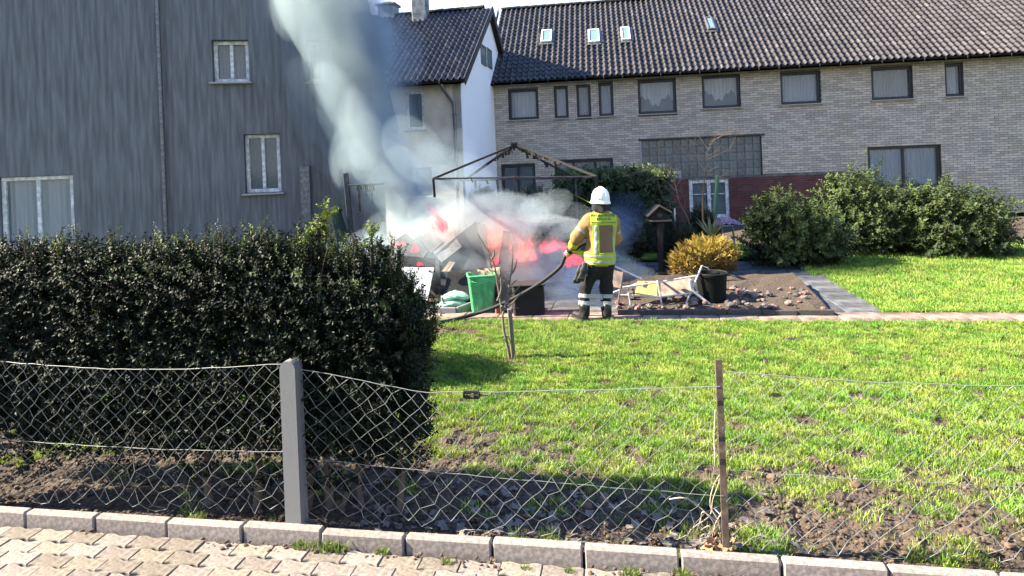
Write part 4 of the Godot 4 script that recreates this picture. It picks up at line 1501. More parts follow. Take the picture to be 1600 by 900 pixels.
	for i in 3:
		var st := Geo.new()
		st.tube(pv([Vector3(gcn.x - 0.15 + 0.25 * i, -0.05, gcn.z), gcn + Vector3(-0.2 + 0.3 * i, 0, 0)]), PackedFloat32Array([0.03, 0.015]), 6)
		put("trunk", st, M.bark, gold)
	# dark conifer behind it
	var dk := thing("dark_conifer", "upright dark green conifer between the golden conifer and the terrace door", "conifer")
	var dc := at(1096, 352, 12.0)
	crown("crown", dk, frond_mesh(6, 0.13), M.soft_leaf, [[dc, Vector3(0.22, 0.34, 0.22)], [dc + Vector3(0.02, -0.3, 0), Vector3(0.30, 0.45, 0.28)], [dc + Vector3(-0.3, -0.25, 0.05), Vector3(0.2, 0.3, 0.2)]], 2600, 1.0, 0.7, Color(0.012, 0.020, 0.012), Color(0.030, 0.042, 0.022), 0.4)
	var dt2 := Geo.new()
	dt2.tube(pv([Vector3(dc.x, -0.05, dc.z), dc]), PackedFloat32Array([0.04, 0.02]), 6)
	put("trunk", dt2, M.bark, dk)
	# low dark evergreens beside the bird house
	for q in [[1048, 372, 11.9, 0.26, 0.36, "dark evergreen at the foot of the bird house post"], [1072, 378, 11.6, 0.2, 0.28, "small dark evergreen behind the golden conifer's bronze side"]]:
		var e := thing("dwarf_evergreen", q[5], "evergreen", Vector3.ZERO, 0.0, "dark evergreens by the bird house")
		var c := at(q[0], q[1], q[2])
		crown("crown", e, frond_mesh(6, 0.12), M.soft_leaf, [[c, Vector3(q[3], q[4], q[3])], [c - Vector3(0, 0.3, 0), Vector3(q[3], q[4], q[3])]], 1300, 1.0, 0.7, Color(0.012, 0.02, 0.012), Color(0.035, 0.045, 0.022), 0.4)
		var st := Geo.new()
		st.tube(pv([Vector3(c.x, -0.05, c.z), c]), PackedFloat32Array([0.03, 0.015]), 6)
		put("trunk", st, M.bark, e)
	# sword leaved plant
	var yu := thing("yucca_plant", "spiky sword leaved plant rising behind the golden conifer", "yucca")
	var yc := at(1112, 372, 11.55)
	for i in 26:
		var g := Geo.new()
		var a := rng.randf() * TAU
		var d := Vector3(cos(a) * rng.randf_range(0.2, 0.9), 1.0, sin(a) * rng.randf_range(0.2, 0.8)).normalized()
		var l := rng.randf_range(0.3, 0.5)
		var side := d.cross(Vector3(0, 0.2, 1)).normalized() * 0.012
		var tt := rng.randf_range(0.7, 1.3)
		g.tint = Color(0.12, 0.14, 0.07) * tt
		g.tri(yc - side, yc + side, yc + d * l * 0.55 + side)
		g.tri(yc - side, yc + d * l * 0.55 + side, yc + d * l * 0.55 - side)
		g.tri(yc + d * l * 0.55 - side, yc + d * l * 0.55 + side, yc + d * l + Vector3(0, -0.03, 0))
		put("sword_leaf", g, M.soft_leaf, yu)
	var ys := Geo.new()
	ys.tube(pv([Vector3(yc.x, -0.05, yc.z), yc]), PackedFloat32Array([0.05, 0.05]), 7)
	put("trunk", ys, M.bark, yu)
	# bare trees by the terrace
	var rg := RandomNumberGenerator.new()
	rg.seed = 91
	for q in [["bare_tree", "thin leafless tree arching left over the hedge beside the terrace door", [[1088, 372], [1078, 352], [1062, 318], [1054, 285], [1040, 268], [1022, 258]], 11.8, 0.022], ["bare_tree", "thin leafless tree standing upright before the terrace door", [[1099, 372], [1098, 330], [1100, 285], [1104, 250], [1110, 222]], 11.7, 0.020]]:
		var t := thing(q[0], q[1], "tree", Vector3.ZERO, 0.0, "leafless trees at the terrace door")
		var pts := PackedVector3Array()
		for p in q[2]:
			pts.push_back(at(p[0], p[1], q[3]))
		pts[0] = Vector3(pts[0].x, -0.04, pts[0].z)
		pts = smooth_path(pts, 4)
		var tg := Geo.new()
		tg.tube(pts, radii(q[4], 0.004, pts.size()), 7)
		put("trunk", tg, M.bark, t)
		for i in range(6, pts.size(), 1):
			var bg := Geo.new()
			var d := (pts[i] - pts[i - 1]).normalized()
			var s := d.cross(Vector3(rg.randfn(), rg.randfn() * 0.3, rg.randfn())).normalized()
			limb(bg, pts[i], (d * 0.6 + s).normalized(), rg.randf_range(0.3, 0.62), 0.006, 2, 0.7, 0.3, rg)
			put("branch", bg, M.bark, t)
	# sapling tied to its stake
	var sap := thing("bare_sapling", "young leafless sapling with forked thin stems beside a wooden stake", "tree")
	var sd := -gnd(797, 560).z
	for q in [[[797, 562], [794, 545], [787, 515], [785, 494], [783, 478]], [[783, 478], [778, 448], [773, 418], [766, 398], [757, 384], [747, 366]], [[785, 494], [790, 474], [794, 455], [798, 432], [801, 408], [801, 384]], [[777, 470], [783, 452], [782, 430], [780, 408]], [[768, 404], [772, 398], [772, 388]], [[773, 424], [767, 423], [763, 420]], [[796, 448], [791, 438], [784, 431]], [[799, 428], [805, 418], [808, 404]], [[791, 474], [798, 462], [806, 454], [813, 446]], [[795, 450], [802, 442], [808, 437]], [[788, 484], [797, 477], [808, 465], [815, 456]]]:
		var pts := PackedVector3Array()
		for p in q:
			pts.push_back(at(p[0], p[1], sd + rng.randf_range(-0.02, 0.02)))
		pts = smooth_path(pts, 4)
		var g := Geo.new()
		var main: bool = q[0][1] > 550
		g.tube(pts, radii(0.018 if main else 0.012, 0.013 if main else 0.0045, pts.size()), 7)
		for i in range(2, pts.size() - 1, 3):
			g.tube(pv([pts[i], pts[i] + Vector3(rng.randf_range(-0.03, 0.03), 0.02, 0.01)]), PackedFloat32Array([0.005, 0.002]), 4)
		put("trunk" if main else "branch", g, M.grey_wood, sap)
	var stake := thing("wooden_stake", "weathered wooden stake driven in beside the bare sapling", "stake")
	var sk := Geo.new()
	sk.bar(gnd(803, 561) - Vector3(0, 0.1, 0), at(796, 482, sd - 0.03), 0.075, 0.05, 0.008)
	put("post", sk, M.grey_wood, stake)
	var tie := Geo.new()
	var tc := at(793, 528, sd - 0.01)
	var tp := PackedVector3Array()
	for i in 17:
		var a := TAU * i / 16.0
		tp.push_back(tc + Vector3(cos(a) * 0.065, sin(a * 2.0) * 0.008, sin(a) * 0.05))
	tie.tube(tp, PackedFloat32Array([0.006]), 5)
	tag(put("tie_band", tie, M.rubber), "dark rubber band tying the bare sapling to its wooden stake", "tie")


# ---------------------------------------------------------------- fence
func wire_bay(fence: Node3D, a: Vector3, b: Vector3, top: Callable, mid: Callable) -> void:
	var wid := Vector2(b.x - a.x, b.z - a.z).length()
	var cell := 0.0535
	var n := int(wid / cell)
	var at_s := func(s: float) -> Vector3: return a.lerp(b, s / wid)
	var m := Geo.new()
	var rows := 22
	var nodes := {}
	for i in n + 1:
		for j in rows + 1:
			if (i + j) % 2:
				continue
			var s: float = minf(i * cell, wid)
			var p: Vector3 = at_s.call(s)
			var t: float = top.call(s / wid)
			var y: float = t - j * 0.0495
			var jit := 0.006 + 0.006 * clampf(j / 10.0 - 0.6, 0, 1)
			nodes[Vector2i(i, j)] = Vector3(p.x + rng.randfn() * jit, maxf(y, 0.045) + (rng.randfn() * jit if j else 0.0), p.z + rng.randfn() * 0.004 + 0.02 * sin(s * 3.0) * sin(j * 0.35))
	for i in n:
		for s in [0, 1]:
			var path := PackedVector3Array()
			for j in rows + 1:
				var k := Vector2i(i + ((j + s + i) % 2), j)
				if nodes.has(k):
					var p: Vector3 = nodes[k]
					if p.y < 0.05:
						break
					path.push_back(p + Vector3(0, 0, 0.0025 if s else -0.0025))
			if s == 1 and path.size() > 1:
				m.tube(path, PackedFloat32Array([0.0019]), 4, false)
			elif path.size() > 1:
				m.tube(path, PackedFloat32Array([0.0019]), 4, false)
	var o := put("wire_mesh", m, M.galvanised, fence)
	o.set_meta("kind", "stuff")
	for f in [[top, "top_wire", 0.0024], [mid, "middle_wire", 0.0016]]:
		var path := PackedVector3Array()
		for i in 25:
			var p: Vector3 = at_s.call(wid * i / 24.0)
			var fn: Callable = f[0]
			path.push_back(Vector3(p.x, fn.call(i / 24.0) + rng.randfn() * 0.002, p.z))
		var g := Geo.new()
		g.tube(path, PackedFloat32Array([f[2]]), 5)
		put(f[1], g, M.galvanised, fence)

func post_concrete(fence: Node3D, base: Vector3, h: float) -> void:
	var g := Geo.new()
	var poly := PackedVector2Array([Vector2(-0.05, -0.3), Vector2(0.05, -0.3)])
	for i in 9:
		var a := PI * i / 8.0
		poly.push_back(Vector2(cos(a) * 0.05, h - 0.05 + sin(a) * 0.05))
	g.prism(poly, 0.09, Transform3D(garden.basis, base + garden.basis.z * 0.045))
	put("concrete_post", g, M.concrete_post, fence)

func post_iron(fence: Node3D, base: Vector3, h: float) -> void:
	var g := Geo.new()
	var xf := Transform3D(garden.basis, base)
	g.prism(PackedVector2Array([Vector2(0, 0), Vector2(0.034, 0), Vector2(0.034, 0.005), Vector2(0.005, 0.005), Vector2(0.005, 0.034), Vector2(0, 0.034)]), h + 0.3, xf * Transform3D(Basis(Vector3.RIGHT, Vector3.FORWARD, Vector3.UP), Vector3(-0.017, h, 0)))
	put("iron_post", g, M.rusty_iron, fence)

func build_fence() -> void:
	var a := to_garden(gnd(463, 829))
	var b := to_garden(gnd(1134, 866))
	a = garden * Vector3(a.x, 0, -0.11)
	b = garden * Vector3(b.x, 0, -0.11)
	var fence := thing("wire_fence", "sagging galvanised chain link fence between concrete post and rusty iron post", "fence")
	post_concrete(fence, a, 1.03)
	post_iron(fence, b, 1.06)
	var d := -a.z
	var p0 := at(477, 587, 3.73).y
	var pm := at(682, 620, 3.65).y
	var p1 := at(1125, 596, 3.5).y
	var top := func(t: float) -> float:
		return lerpf(p0, pm, smoothstep(0.0, 1.0, t / 0.33) * 0.35 + 0.65 * t / 0.33) if t < 0.33 else lerpf(pm, p1, (t - 0.33) / 0.67 - 0.04 * sin((t - 0.33) / 0.67 * PI))
	var m0 := at(477, 732, 3.73).y
	var m1 := at(1075, 766, 3.5).y
	var mid := func(t: float) -> float: return lerpf(m0, m1, t) - 0.012 * sin(t * PI)
	wire_bay(fence, a + Vector3(0.05, 0, 0), b, top, mid)
	# wire tensioner on the top wire
	var tn := Node3D.new()
	tn.name = "wire_tensioner"
	fence.add_child(tn)
	tn.transform = Transform3D(garden.basis, at(740, 617, 3.63))
	var g := Geo.new()
	g.bar(Vector3(-0.055, 0.013, 0), Vector3(0.03, 0.013, 0), 0.008, 0.022, 0.002)
	g.bar(Vector3(-0.055, -0.013, 0), Vector3(0.03, -0.013, 0), 0.008, 0.022, 0.002)
	g.box(Vector3(-0.058, 0, 0), Vector3(0.008, 0.034, 0.022), 0.002)
	g.box(Vector3(0.033, 0, 0), Vector3(0.008, 0.034, 0.022), 0.002)
	put("tensioner_frame", g, M.rubber, tn)
	var sp := Geo.new()
	sp.tube(pv([Vector3(-0.005, 0, -0.013), Vector3(-0.005, 0, 0.013)]), PackedFloat32Array([0.011]), 10)
	sp.tube(pv([Vector3(0.035, 0, 0), Vector3(0.085, 0.002, 0)]), PackedFloat32Array([0.008, 0.006]), 8)
	put("spool", sp, M.rusty_iron, tn)
	# dead creeper round the iron post
	var vine := thing("dead_creeper", "tangle of dry pale creeper stems climbing the rusty iron post", "creeper")
	for q in [[[1068, 852], [1080, 828], [1108, 806], [1113, 780], [1124, 745], [1122, 700]], [[1128, 850], [1122, 815], [1110, 790], [1116, 760], [1127, 730], [1124, 690], [1127, 640], [1130, 610]], [[1090, 850], [1100, 835], [1125, 838], [1131, 812], [1118, 795]], [[1082, 852], [1094, 815], [1100, 800], [1112, 812], [1128, 845]], [[1112, 855], [1118, 820], [1130, 790], [1126, 720]], [[1048, 780], [1070, 778], [1088, 788], [1108, 806]], [[1119, 640], [1116, 690], [1118, 720], [1112, 760]], [[1100, 858], [1112, 838], [1108, 822], [1096, 828]]]:
		var pts := PackedVector3Array()
		for p in q:
			pts.push_back(at(p[0] + rng.randf_range(-2, 2), p[1], 3.62 + rng.randf_range(-0.05, 0.06)))
		pts = smooth_path(pts, 5)
		var vg := Geo.new()
		vg.tube(pts, radii(0.0042, 0.002, pts.size()), 5)
		put("stem", vg, M.raw_wood, vine)
	var lf := leaf_star(99)
	var brown: StandardMaterial3D = M.dry_leaf.duplicate()
	brown.albedo_color = Color(0.30, 0.17, 0.08).linear_to_srgb()
	for i in 22:
		var o := put_mesh("fallen_leaf", lf, brown, soil_node)
		var p := gnd(rng.randf_range(1082, 1150), rng.randf_range(852, 864), 0.03)
		o.transform = Transform3D(Basis.from_euler(Vector3(rng.randf_range(-1, 1), rng.randf() * TAU, rng.randf_range(-1, 1))).scaled(Vector3.ONE * rng.randf_range(0.03, 0.05)), p + Vector3(0, rng.randf() * 0.03, 0))


# ---------------------------------------------------------------- burnt gazebo and the fire's debris
func sheet_of(pts: PackedVector3Array, thick: float) -> Geo:
	var g := Geo.new()
	var nrm := (pts[1] - pts[0]).cross(pts[2] - pts[0]).normalized()
	if nrm.z < 0.0:
		nrm = -nrm
	var mid := Vector3.ZERO
	for p in pts:
		mid += p / pts.size()
	mid -= nrm * thick * 0.5
	for i in range(1, pts.size() - 1):
		g.ctri(pts[0], pts[i], pts[i + 1], mid)
		g.ctri(pts[0] - nrm * thick, pts[i] - nrm * thick, pts[i + 1] - nrm * thick, mid)
	for i in pts.size():
		var j := (i + 1) % pts.size()
		g.cquad(pts[i], pts[j], pts[j] - nrm * thick, pts[i] - nrm * thick, mid)
	return g

func px_points(list: Array) -> PackedVector3Array:
	var out := PackedVector3Array()
	for q in list:
		out.push_back(at(q[0], q[1], q[2]))
	return out

func rag(parent: Node3D, a: Vector3, b: Vector3, n: int, drop: float) -> void:
	for i in n:
		var t := (i + rng.randf()) / n
		var p := a.lerp(b, t)
		var q := a.lerp(b, t + rng.randf_range(0.02, 0.05))
		var l := drop * (0.2 + rng.randf() * rng.randf())
		var tip := (p + q) / 2 + Vector3(rng.randf_range(-0.03, 0.03), -l, rng.randf_range(-0.03, 0.03))
		var g := Geo.new()
		g.bar((p + q) / 2 + Vector3(0, 0.015, 0), tip, 0.05 * rng.randf_range(0.5, 1.3), 0.012)
		put("burnt_rag", g, M.charred, parent)

func build_gazebo() -> void:
	var gz := thing("gazebo_frame", "charred pyramid frame of a burnt gazebo, bare rafters meeting at a peak", "gazebo")
	var A := at(677, 279, 10.3)
	var D := at(932, 276, 10.3)
	var B := at(725, 282, 12.6)
	var C := at(899, 278, 12.6)
	var top := at(803, 227, 11.4)
	var parts := [["rafter", A, top, 0.042, "charred"], ["rafter", B, top, 0.045, "charred"], ["rafter", D, top + Vector3(0.02, 0.02, 0), 0.048, "charred"], ["rafter", C, top + Vector3(0.03, -0.03, 0), 0.038, "charred"], ["eave_bar", A, D, 0.032, "ash_panel"], ["eave_bar", B, C, 0.032, "ash_panel"], ["eave_bar", A, B, 0.035, "charred"], ["eave_bar", D, C, 0.035, "charred"]]
	for q in parts:
		var g := Geo.new()
		g.bar(q[1], q[2], q[3], q[3] * 0.8, 0.005)
		put(q[0], g, M[q[4]], gz)
	for q in [A, B, C, D]:
		var g := Geo.new()
		g.bar(Vector3(q.x + 0.01, -0.05 if q != A else q.y - 0.3, q.z), q, 0.04, 0.04, 0.006)
		put("post", g, M.ash_panel if q == C else M.charred, gz)
	var pk := Geo.new()
	pk.box(top + Vector3(0, 0.01, 0), Vector3(0.14, 0.09, 0.12), 0.02)
	put("peak_joint", pk, M.charred, gz)
	for q in [[B, top, 12, 0.18, 0.62, 1.0], [D, top, 16, 0.10, 0.35, 0.95], [C, top, 6, 0.12, 0.4, 0.9], [A, D, 2, 0.25, 0.2, 0.5], [B, C, 3, 0.3, 0.02, 0.4]]:
		rag(gz, q[0].lerp(q[1], q[4]), q[0].lerp(q[1], q[5]), q[2], q[3])
	# standing timber with a cross beam at the plume
	var fr := thing("scorched_timber", "scorched upright timber with a stub of cross beam, standing in the smoke column", "timber")
	var g1 := Geo.new()
	var foot := gnd(557, 452)
	g1.bar(foot - Vector3(0, 0.05, 0), at(540, 270, -foot.z), 0.085, 0.085, 0.008)
	put("post", g1, M.ash_panel, fr)
	var g2 := Geo.new()
	g2.bar(at(544, 290, -foot.z - 0.05), at(600, 287, -foot.z - 0.1), 0.04, 0.04, 0.005)
	put("beam", g2, M.ash_panel, fr)
	for q in [[560, 290, 330], [580, 289, 317], [571, 290, 306]]:
		var g3 := Geo.new()
		var a := at(q[0], q[1], -foot.z - 0.08)
		g3.bar(a, at(q[0] + 2, q[2], -foot.z - 0.08), 0.035, 0.02, 0.003)
		put("burnt_strip", g3, M.charred, fr)
		rag(fr, a - Vector3(0.03, 0.0, 0), a + Vector3(0.04, 0.0, 0), 3, 0.3)
	var tp := thing("peaked_tarp", "dark teal peaked shape beside the scorched timber, dimmed by smoke", "tarpaulin")
	var apex := at(516, 330, 11.2)
	var tg := Geo.new()
	var lft := gnd(455, 445)
	var rgt := gnd(572, 445)
	for z in [0.0]:
		var bl := Vector3(lft.x, 0, apex.z + 0.4)
		var br := Vector3(rgt.x, 0, apex.z + 0.4)
		var bl2 := bl + Vector3(0, 0, -1.2)
		var br2 := br + Vector3(0, 0, -1.2)
		var ap2 := apex + Vector3(0, -0.05, -0.7)
		tg.tri(bl, br, apex)
		tg.quad(br, br2, ap2, apex)
		tg.quad(bl2, bl, apex, ap2)
		tg.tri(br2, bl2, ap2)
	put("cover", tg, M.tarp, tp)
	var tr := Geo.new()
	tr.bar(apex + Vector3(0, 0.02, 0.02), apex + Vector3(0, -0.03, -0.72), 0.05, 0.04, 0.006)
	put("ridge_seam", tr, M.tarp, tp)

func build_debris() -> void:
	# sheets of the collapsed shed
	var sheets := [
		[[[743, 346, 10.6], [757, 350, 10.5], [770, 445, 10.0], [690, 452, 9.95], [684, 392, 10.3]], "ash_panel", "tall grey sheet standing steep at the middle of the burning pile"],
		[[[605, 384, 10.9], [634, 364, 11.0], [668, 395, 10.6], [655, 416, 10.4], [622, 404, 10.5]], "charred", "blackened roofing sheet sloping at the pile's edge above the dark bush"],
		[[[640, 380, 10.7], [656, 366, 10.8], [676, 384, 10.5], [662, 402, 10.4]], "ash_panel", "small grey roofing sheet lying beside the blackened sloping one"],
		[[[655, 374, 10.65], [673, 357, 10.8], [692, 378, 10.4], [674, 396, 10.3]], "ash_panel", "grey roofing sheet with a pale edge, under the tongue of flame"],
		[[[667, 378, 10.55], [706, 352, 10.7], [712, 370, 10.45], [680, 398, 10.25]], "grey_panel", "long grey roofing sheet with a bright rim, topmost of the overlapping sheets"],
		[[[674, 392, 10.35], [704, 361, 10.55], [722, 385, 10.3], [690, 410, 10.1]], "grey_panel", "pale folded sheet leaning against the tall grey one"],
		[[[620, 398, 10.25], [680, 404, 10.2], [680, 424, 10.05], [622, 424, 10.05]], "charred", "dark board lying level above the white door panel"],
		[[[786, 360, 10.5], [798, 362, 10.5], [792, 425, 10.2], [776, 428, 10.15]], "ash_panel", "narrow grey board upright beside the largest flame"],
		[[[800, 410, 10.4], [872, 404, 10.5], [880, 440, 10.1], [796, 446, 10.0]], "charred", "charred board lying low in the smoke right of the flames"],
		[[[700, 425, 10.0], [760, 418, 10.1], [765, 470, 9.75], [690, 474, 9.75]], "charred", "charred board leaning behind the green bin"]]
	for q in sheets:
		var o := put("burnt_panel", sheet_of(px_points(q[0]), 0.025), M[q[1]])
		tag(o, q[2], "panel", "panels of the burning pile")
	var mound := Geo.new()
	var prof := PackedVector2Array()
	for i in 9:
		var t := i / 8.0
		prof.push_back(Vector2(1.5 * (1.0 - t) + 0.02, 0.85 * sin(t * PI / 2)))
	mound.lathe(prof, 26, Transform3D(Basis(), Vector3.ZERO), 1.0, 0.55)
	for i in mound.v.size():
		var p := mound.v[i]
		mound.v[i] = p + Vector3(1, 1, 1) * 0.22 * lumps.get_noise_3dv(p * 2.0) * minf(1.0, p.y * 3.0)
	var mo := put("ash_heap", mound, M.charred)
	mo.position = at(765, 440, 11.2) * Vector3(1, 0, 1) + Vector3(0, -0.02, 0)
	for i in 26:
		var a := rng.randf() * TAU
		var rr := sqrt(rng.randf())
		var p := Vector3(cos(a) * rr * 1.45, 0.75 * (1.0 - rr) + 0.12, sin(a) * rr * 0.75 + 0.2)
		var l := rng.randf_range(0.35, 1.0)
		var dir := Vector3(rng.randf_range(-1, 1), rng.randf_range(0.1, 1.0), rng.randf_range(-0.4, 0.4)).normalized()
		var pg2 := Geo.new()
		pg2.bar(p - dir * l * 0.4, p + dir * l * 0.6, rng.randf_range(0.05, 0.16), 0.025, 0.004, Vector3(rng.randf(), rng.randf(), rng.randf()))
		put("charred_plank", pg2, M.charred if i % 3 else M.ash_panel, mo)
	tag(mo, "black heap of ash and charred wood beneath the flames", "ash heap")
	# charred sticks scattered over the heap, too many and small to single out
	var cg := Geo.new()
	cg.box(Vector3.ZERO, Vector3(1, 0.09, 0.07), 0.01)
	var xs: Array[Transform3D] = []
	var cs := PackedColorArray()
	for i in 420:
		var a := rng.randf() * TAU
		var r := sqrt(rng.randf()) * 1.7
		var y := maxf(0.0, 0.75 * (1.0 - r / 1.6)) * rng.randf_range(0.7, 1.1)
		var s := rng.randf_range(0.1, 0.55)
		xs.append(Transform3D(Basis.from_euler(Vector3(rng.randf_range(-0.6, 0.6), rng.randf() * TAU, rng.randf_range(-0.7, 0.7))).scaled(Vector3(s, s * 0.7, s * 0.7)), mo.position + Vector3(cos(a) * r * 1.1, y + 0.03, sin(a) * r * 0.6 + 0.1)))
		var t := rng.randf_range(0.4, 3.0) if rng.randf() < 0.8 else 6.0
		cs.push_back(Color(1, 1, 1) * t)
	tag(scatter("charred_sticks", cg.mesh(), M.charred, xs, cs), "charred sticks and splinters strewn over the ash heap", "charred wood")
	# white door panel
	var wp := thing("white_door_panel", "white door panel leaning askew before the burning pile, behind the bush", "door panel")
	put("panel", sheet_of(px_points([[626, 417, 10.0], [678, 418, 9.95], [667, 472, 9.7], [655, 479, 9.7], [618, 480, 9.7]]), 0.04), M.pale_panel, wp)
	var kn := Geo.new()
	kn.lathe(PackedVector2Array([Vector2(0.02, 0), Vector2(0.02, 0.012), Vector2(0.012, 0.02), Vector2(0, 0.022)]), 10, Transform3D(Basis(Vector3.RIGHT, PI / 2), at(671, 423, 9.93)))
	put("lock_plate", kn, M.zinc, wp)
	# white slats
	var sl := thing("wooden_offcut", "two pale wooden slats joined together, sticking up from the grey debris", "slats")
	for q in [[[690, 424, 9.9], [702, 408, 10.0], [706, 409, 10.0], [696, 424, 9.9]], [[697, 424, 9.9], [707, 409, 10.0], [711, 410, 10.0], [702, 424, 9.9]]]:
		put("slat", sheet_of(px_points(q), 0.02), M.raw_wood, sl)
	# sacks
	for q in [[707, 473, 9.75, 0.25, "lower mint green plastic sack beside the green bin"], [712, 461, 9.8, 0.22, "upper mint green plastic sack lying on the other sack"]]:
		var sk := thing("plastic_sack", q[4], "sack", at(q[0], q[1], q[2]), rng.randf_range(-0.2, 0.2), "mint green sacks")
		var g := Geo.new()
		var n := 20
		for i in n:
			for j in n:
				var pts := PackedVector3Array()
				for k in [[0, 0], [1, 0], [1, 1], [0, 1]]:
					var u: float = (i + k[0]) / float(n) * TAU
					var v: float = ((j + k[1]) / float(n) - 0.5) * PI
					var p := Vector3(signf(cos(u)) * pow(absf(cos(u)), 0.6) * cos(v), signf(sin(v)) * pow(absf(sin(v)), 0.8), signf(sin(u)) * pow(absf(sin(u)), 0.6) * cos(v))
					p = p * Vector3(q[3], 0.068, 0.16)
					p += p.normalized() * 0.03 * lumps.get_noise_3dv((p + Vector3.ONE * q[0]) * 4.0)
					p.y -= 0.04 * absf(p.x) / q[3]
					pts.push_back(p)
				g.quad(pts[0], pts[3], pts[2], pts[1])
		put("bag", g, M.sack, sk)
		var t := Geo.new()
		t.bar(Vector3(-q[3] * 0.98, -0.03, -0.12), Vector3(-q[3] * 0.98, -0.03, 0.12), 0.02, 0.06, 0.005)
		put("seam", t, M.sack, sk)
	# raised bed edging behind the path, left
	var eb := thing("bed_edging", "low grey concrete edging slabs of the bed under the mint sacks", "edging")
	for q in [[[620, 491], [713, 491]], [[714, 491], [737, 482]]]:
		var a := gnd(q[0][0], q[0][1])
		var b := gnd(q[1][0], q[1][1])
		var g := Geo.new()
		g.bar(a + Vector3(0, 0.03, 0), b + Vector3(0, 0.03, 0), 0.14, 0.05, 0.008, Vector3.FORWARD)
		put("edging_slab", g, M.sill_stone if false else M.concrete_post, eb)
	var be := Geo.new()
	var c0 := gnd(680, 486)
	be.box(Vector3(c0.x - 0.15, 0.02, c0.z - 0.35), Vector3(1.15, 0.1, 0.6), 0.03)
	put("bed_soil", be, M.soil, eb)
	# green bin
	var bin := thing("green_bin", "bright green plastic dustbin without lid, rubbish poking out of the top", "bin", gnd(754, 487), 0.12)
	var g := Geo.new()
	var h := 0.55
	var shell := func(w: float, d: float, r: float) -> PackedVector2Array:
		var out := PackedVector2Array()
		for k in 4:
			var cx: float = (w / 2 - r) * (1 if k == 0 or k == 3 else -1)
			var cz: float = (d / 2 - r) * (1 if k < 2 else -1)
			for i in 4:
				var a := k * PI / 2 + i * PI / 6
				out.push_back(Vector2(cx + cos(a) * r, cz + sin(a) * r))
		return out
	var rings := [[0.30, 0.27, 0.0], [0.31, 0.28, 0.012], [0.375, 0.335, h - 0.14], [0.385, 0.345, h - 0.13], [0.395, 0.355, h]]
	for i in rings.size() - 1:
		var a: PackedVector2Array = shell.call(rings[i][0], rings[i][1], 0.05)
		var b: PackedVector2Array = shell.call(rings[i + 1][0], rings[i + 1][1], 0.05)
		for k in a.size():
			var l := (k + 1) % a.size()
			g.quad(Vector3(a[l].x, rings[i][2], a[l].y), Vector3(a[k].x, rings[i][2], a[k].y), Vector3(b[k].x, rings[i + 1][2], b[k].y), Vector3(b[l].x, rings[i + 1][2], b[l].y))
			if i == 3:
				g.quad(Vector3(a[k].x, h, a[k].y) * Vector3(0.95, 1, 0.95), Vector3(a[l].x, h, a[l].y) * Vector3(0.95, 1, 0.95), Vector3(a[l].x * 0.8, 0.02, a[l].y * 0.8), Vector3(a[k].x * 0.8, 0.02, a[k].y * 0.8))
	put("body", g, M.green_plastic, bin)
	for x in [-0.09, 0.09, 0.0]:
		var rb := Geo.new()
		rb.bar(Vector3(x * 0.85, 0.02, 0.142), Vector3(x, h - 0.14, 0.170), 0.016, 0.014, 0.004)
		put("rib", rb, M.green_plastic, bin)
	var rim := Geo.new()
	var rp := PackedVector3Array()
	var sh: PackedVector2Array = shell.call(0.40, 0.36, 0.05)
	for k in sh.size() + 1:
		rp.push_back(Vector3(sh[k % sh.size()].x, h, sh[k % sh.size()].y))
	rim.tube(rp, PackedFloat32Array([0.016]), 7)
	put("rim", rim, M.green_rim, bin)
	var hg := Geo.new()
	hg.tube(smooth_path(pv([Vector3(-0.20, h - 0.02, 0.1), Vector3(-0.12, h - 0.075, 0.19), Vector3(0.05, h - 0.085, 0.2), Vector3(0.19, h - 0.02, 0.12)]), 5), PackedFloat32Array([0.006]), 6)
	put("handle", hg, M.green_rim, bin)
	var pg := Geo.new()
	for i in 3:
		var b := Vector3(-0.12 + 0.12 * i, h - 0.06, -0.05 - 0.02 * i)
		var pts := PackedVector3Array([b, b + Vector3(0.16, 0.0, 0.03), b + Vector3(0.19, 0.10 + 0.02 * i, 0.0), b + Vector3(0.06, 0.13, -0.04), b + Vector3(-0.04, 0.09, 0.02)])
		pg.join(sheet_of(pts, 0.006), Transform3D())
	var po := put("crumpled_cardboard", pg, M.paper)
	po.transform = bin.transform
	tag(po, "crumpled brown cardboard poking out of the green bin", "cardboard")
	var brick := Geo.new()
	brick.tint = Color(0.40, 0.14, 0.08)
	brick.box(Vector3(0, 0.055, 0), Vector3(0.09, 0.11, 0.2), 0.006)
	var bo := put("loose_brick", brick, M.red_brick)
	bo.position = gnd(777, 489)
	bo.rotation.y = 0.3
	tag(bo, "single orange brick standing on end right of the green bin", "brick")
	var cst := put("broken_slab", sheet_of(px_points([[778, 484, 9.4], [779, 455, 9.5], [787, 443, 9.55], [794, 450, 9.5], [793, 486, 9.38]]), 0.07), M.grey_wood)
	tag(cst, "broken upright slab between the loose brick and the black box", "slab")
	var bx := thing("charred_box", "charred black box standing at the path beside the bare sapling", "box", gnd(826, 490), 0.06)
	var bg := Geo.new()
	bg.box(Vector3(0, 0.21, 0), Vector3(0.44, 0.42, 0.36), 0.02)
	put("body", bg, M.charred, bx)
	var bl := Geo.new()
	bl.box(Vector3(0, 0.432, 0), Vector3(0.47, 0.02, 0.38), 0.006)
	put("lid", bl, M.charred, bx)
	for y in [0.12, 0.26]:
		var bd := Geo.new()
		bd.box(Vector3(0, y, 0.183), Vector3(0.43, 0.02, 0.01), 0.003)
		put("batten", bd, M.charred, bx)


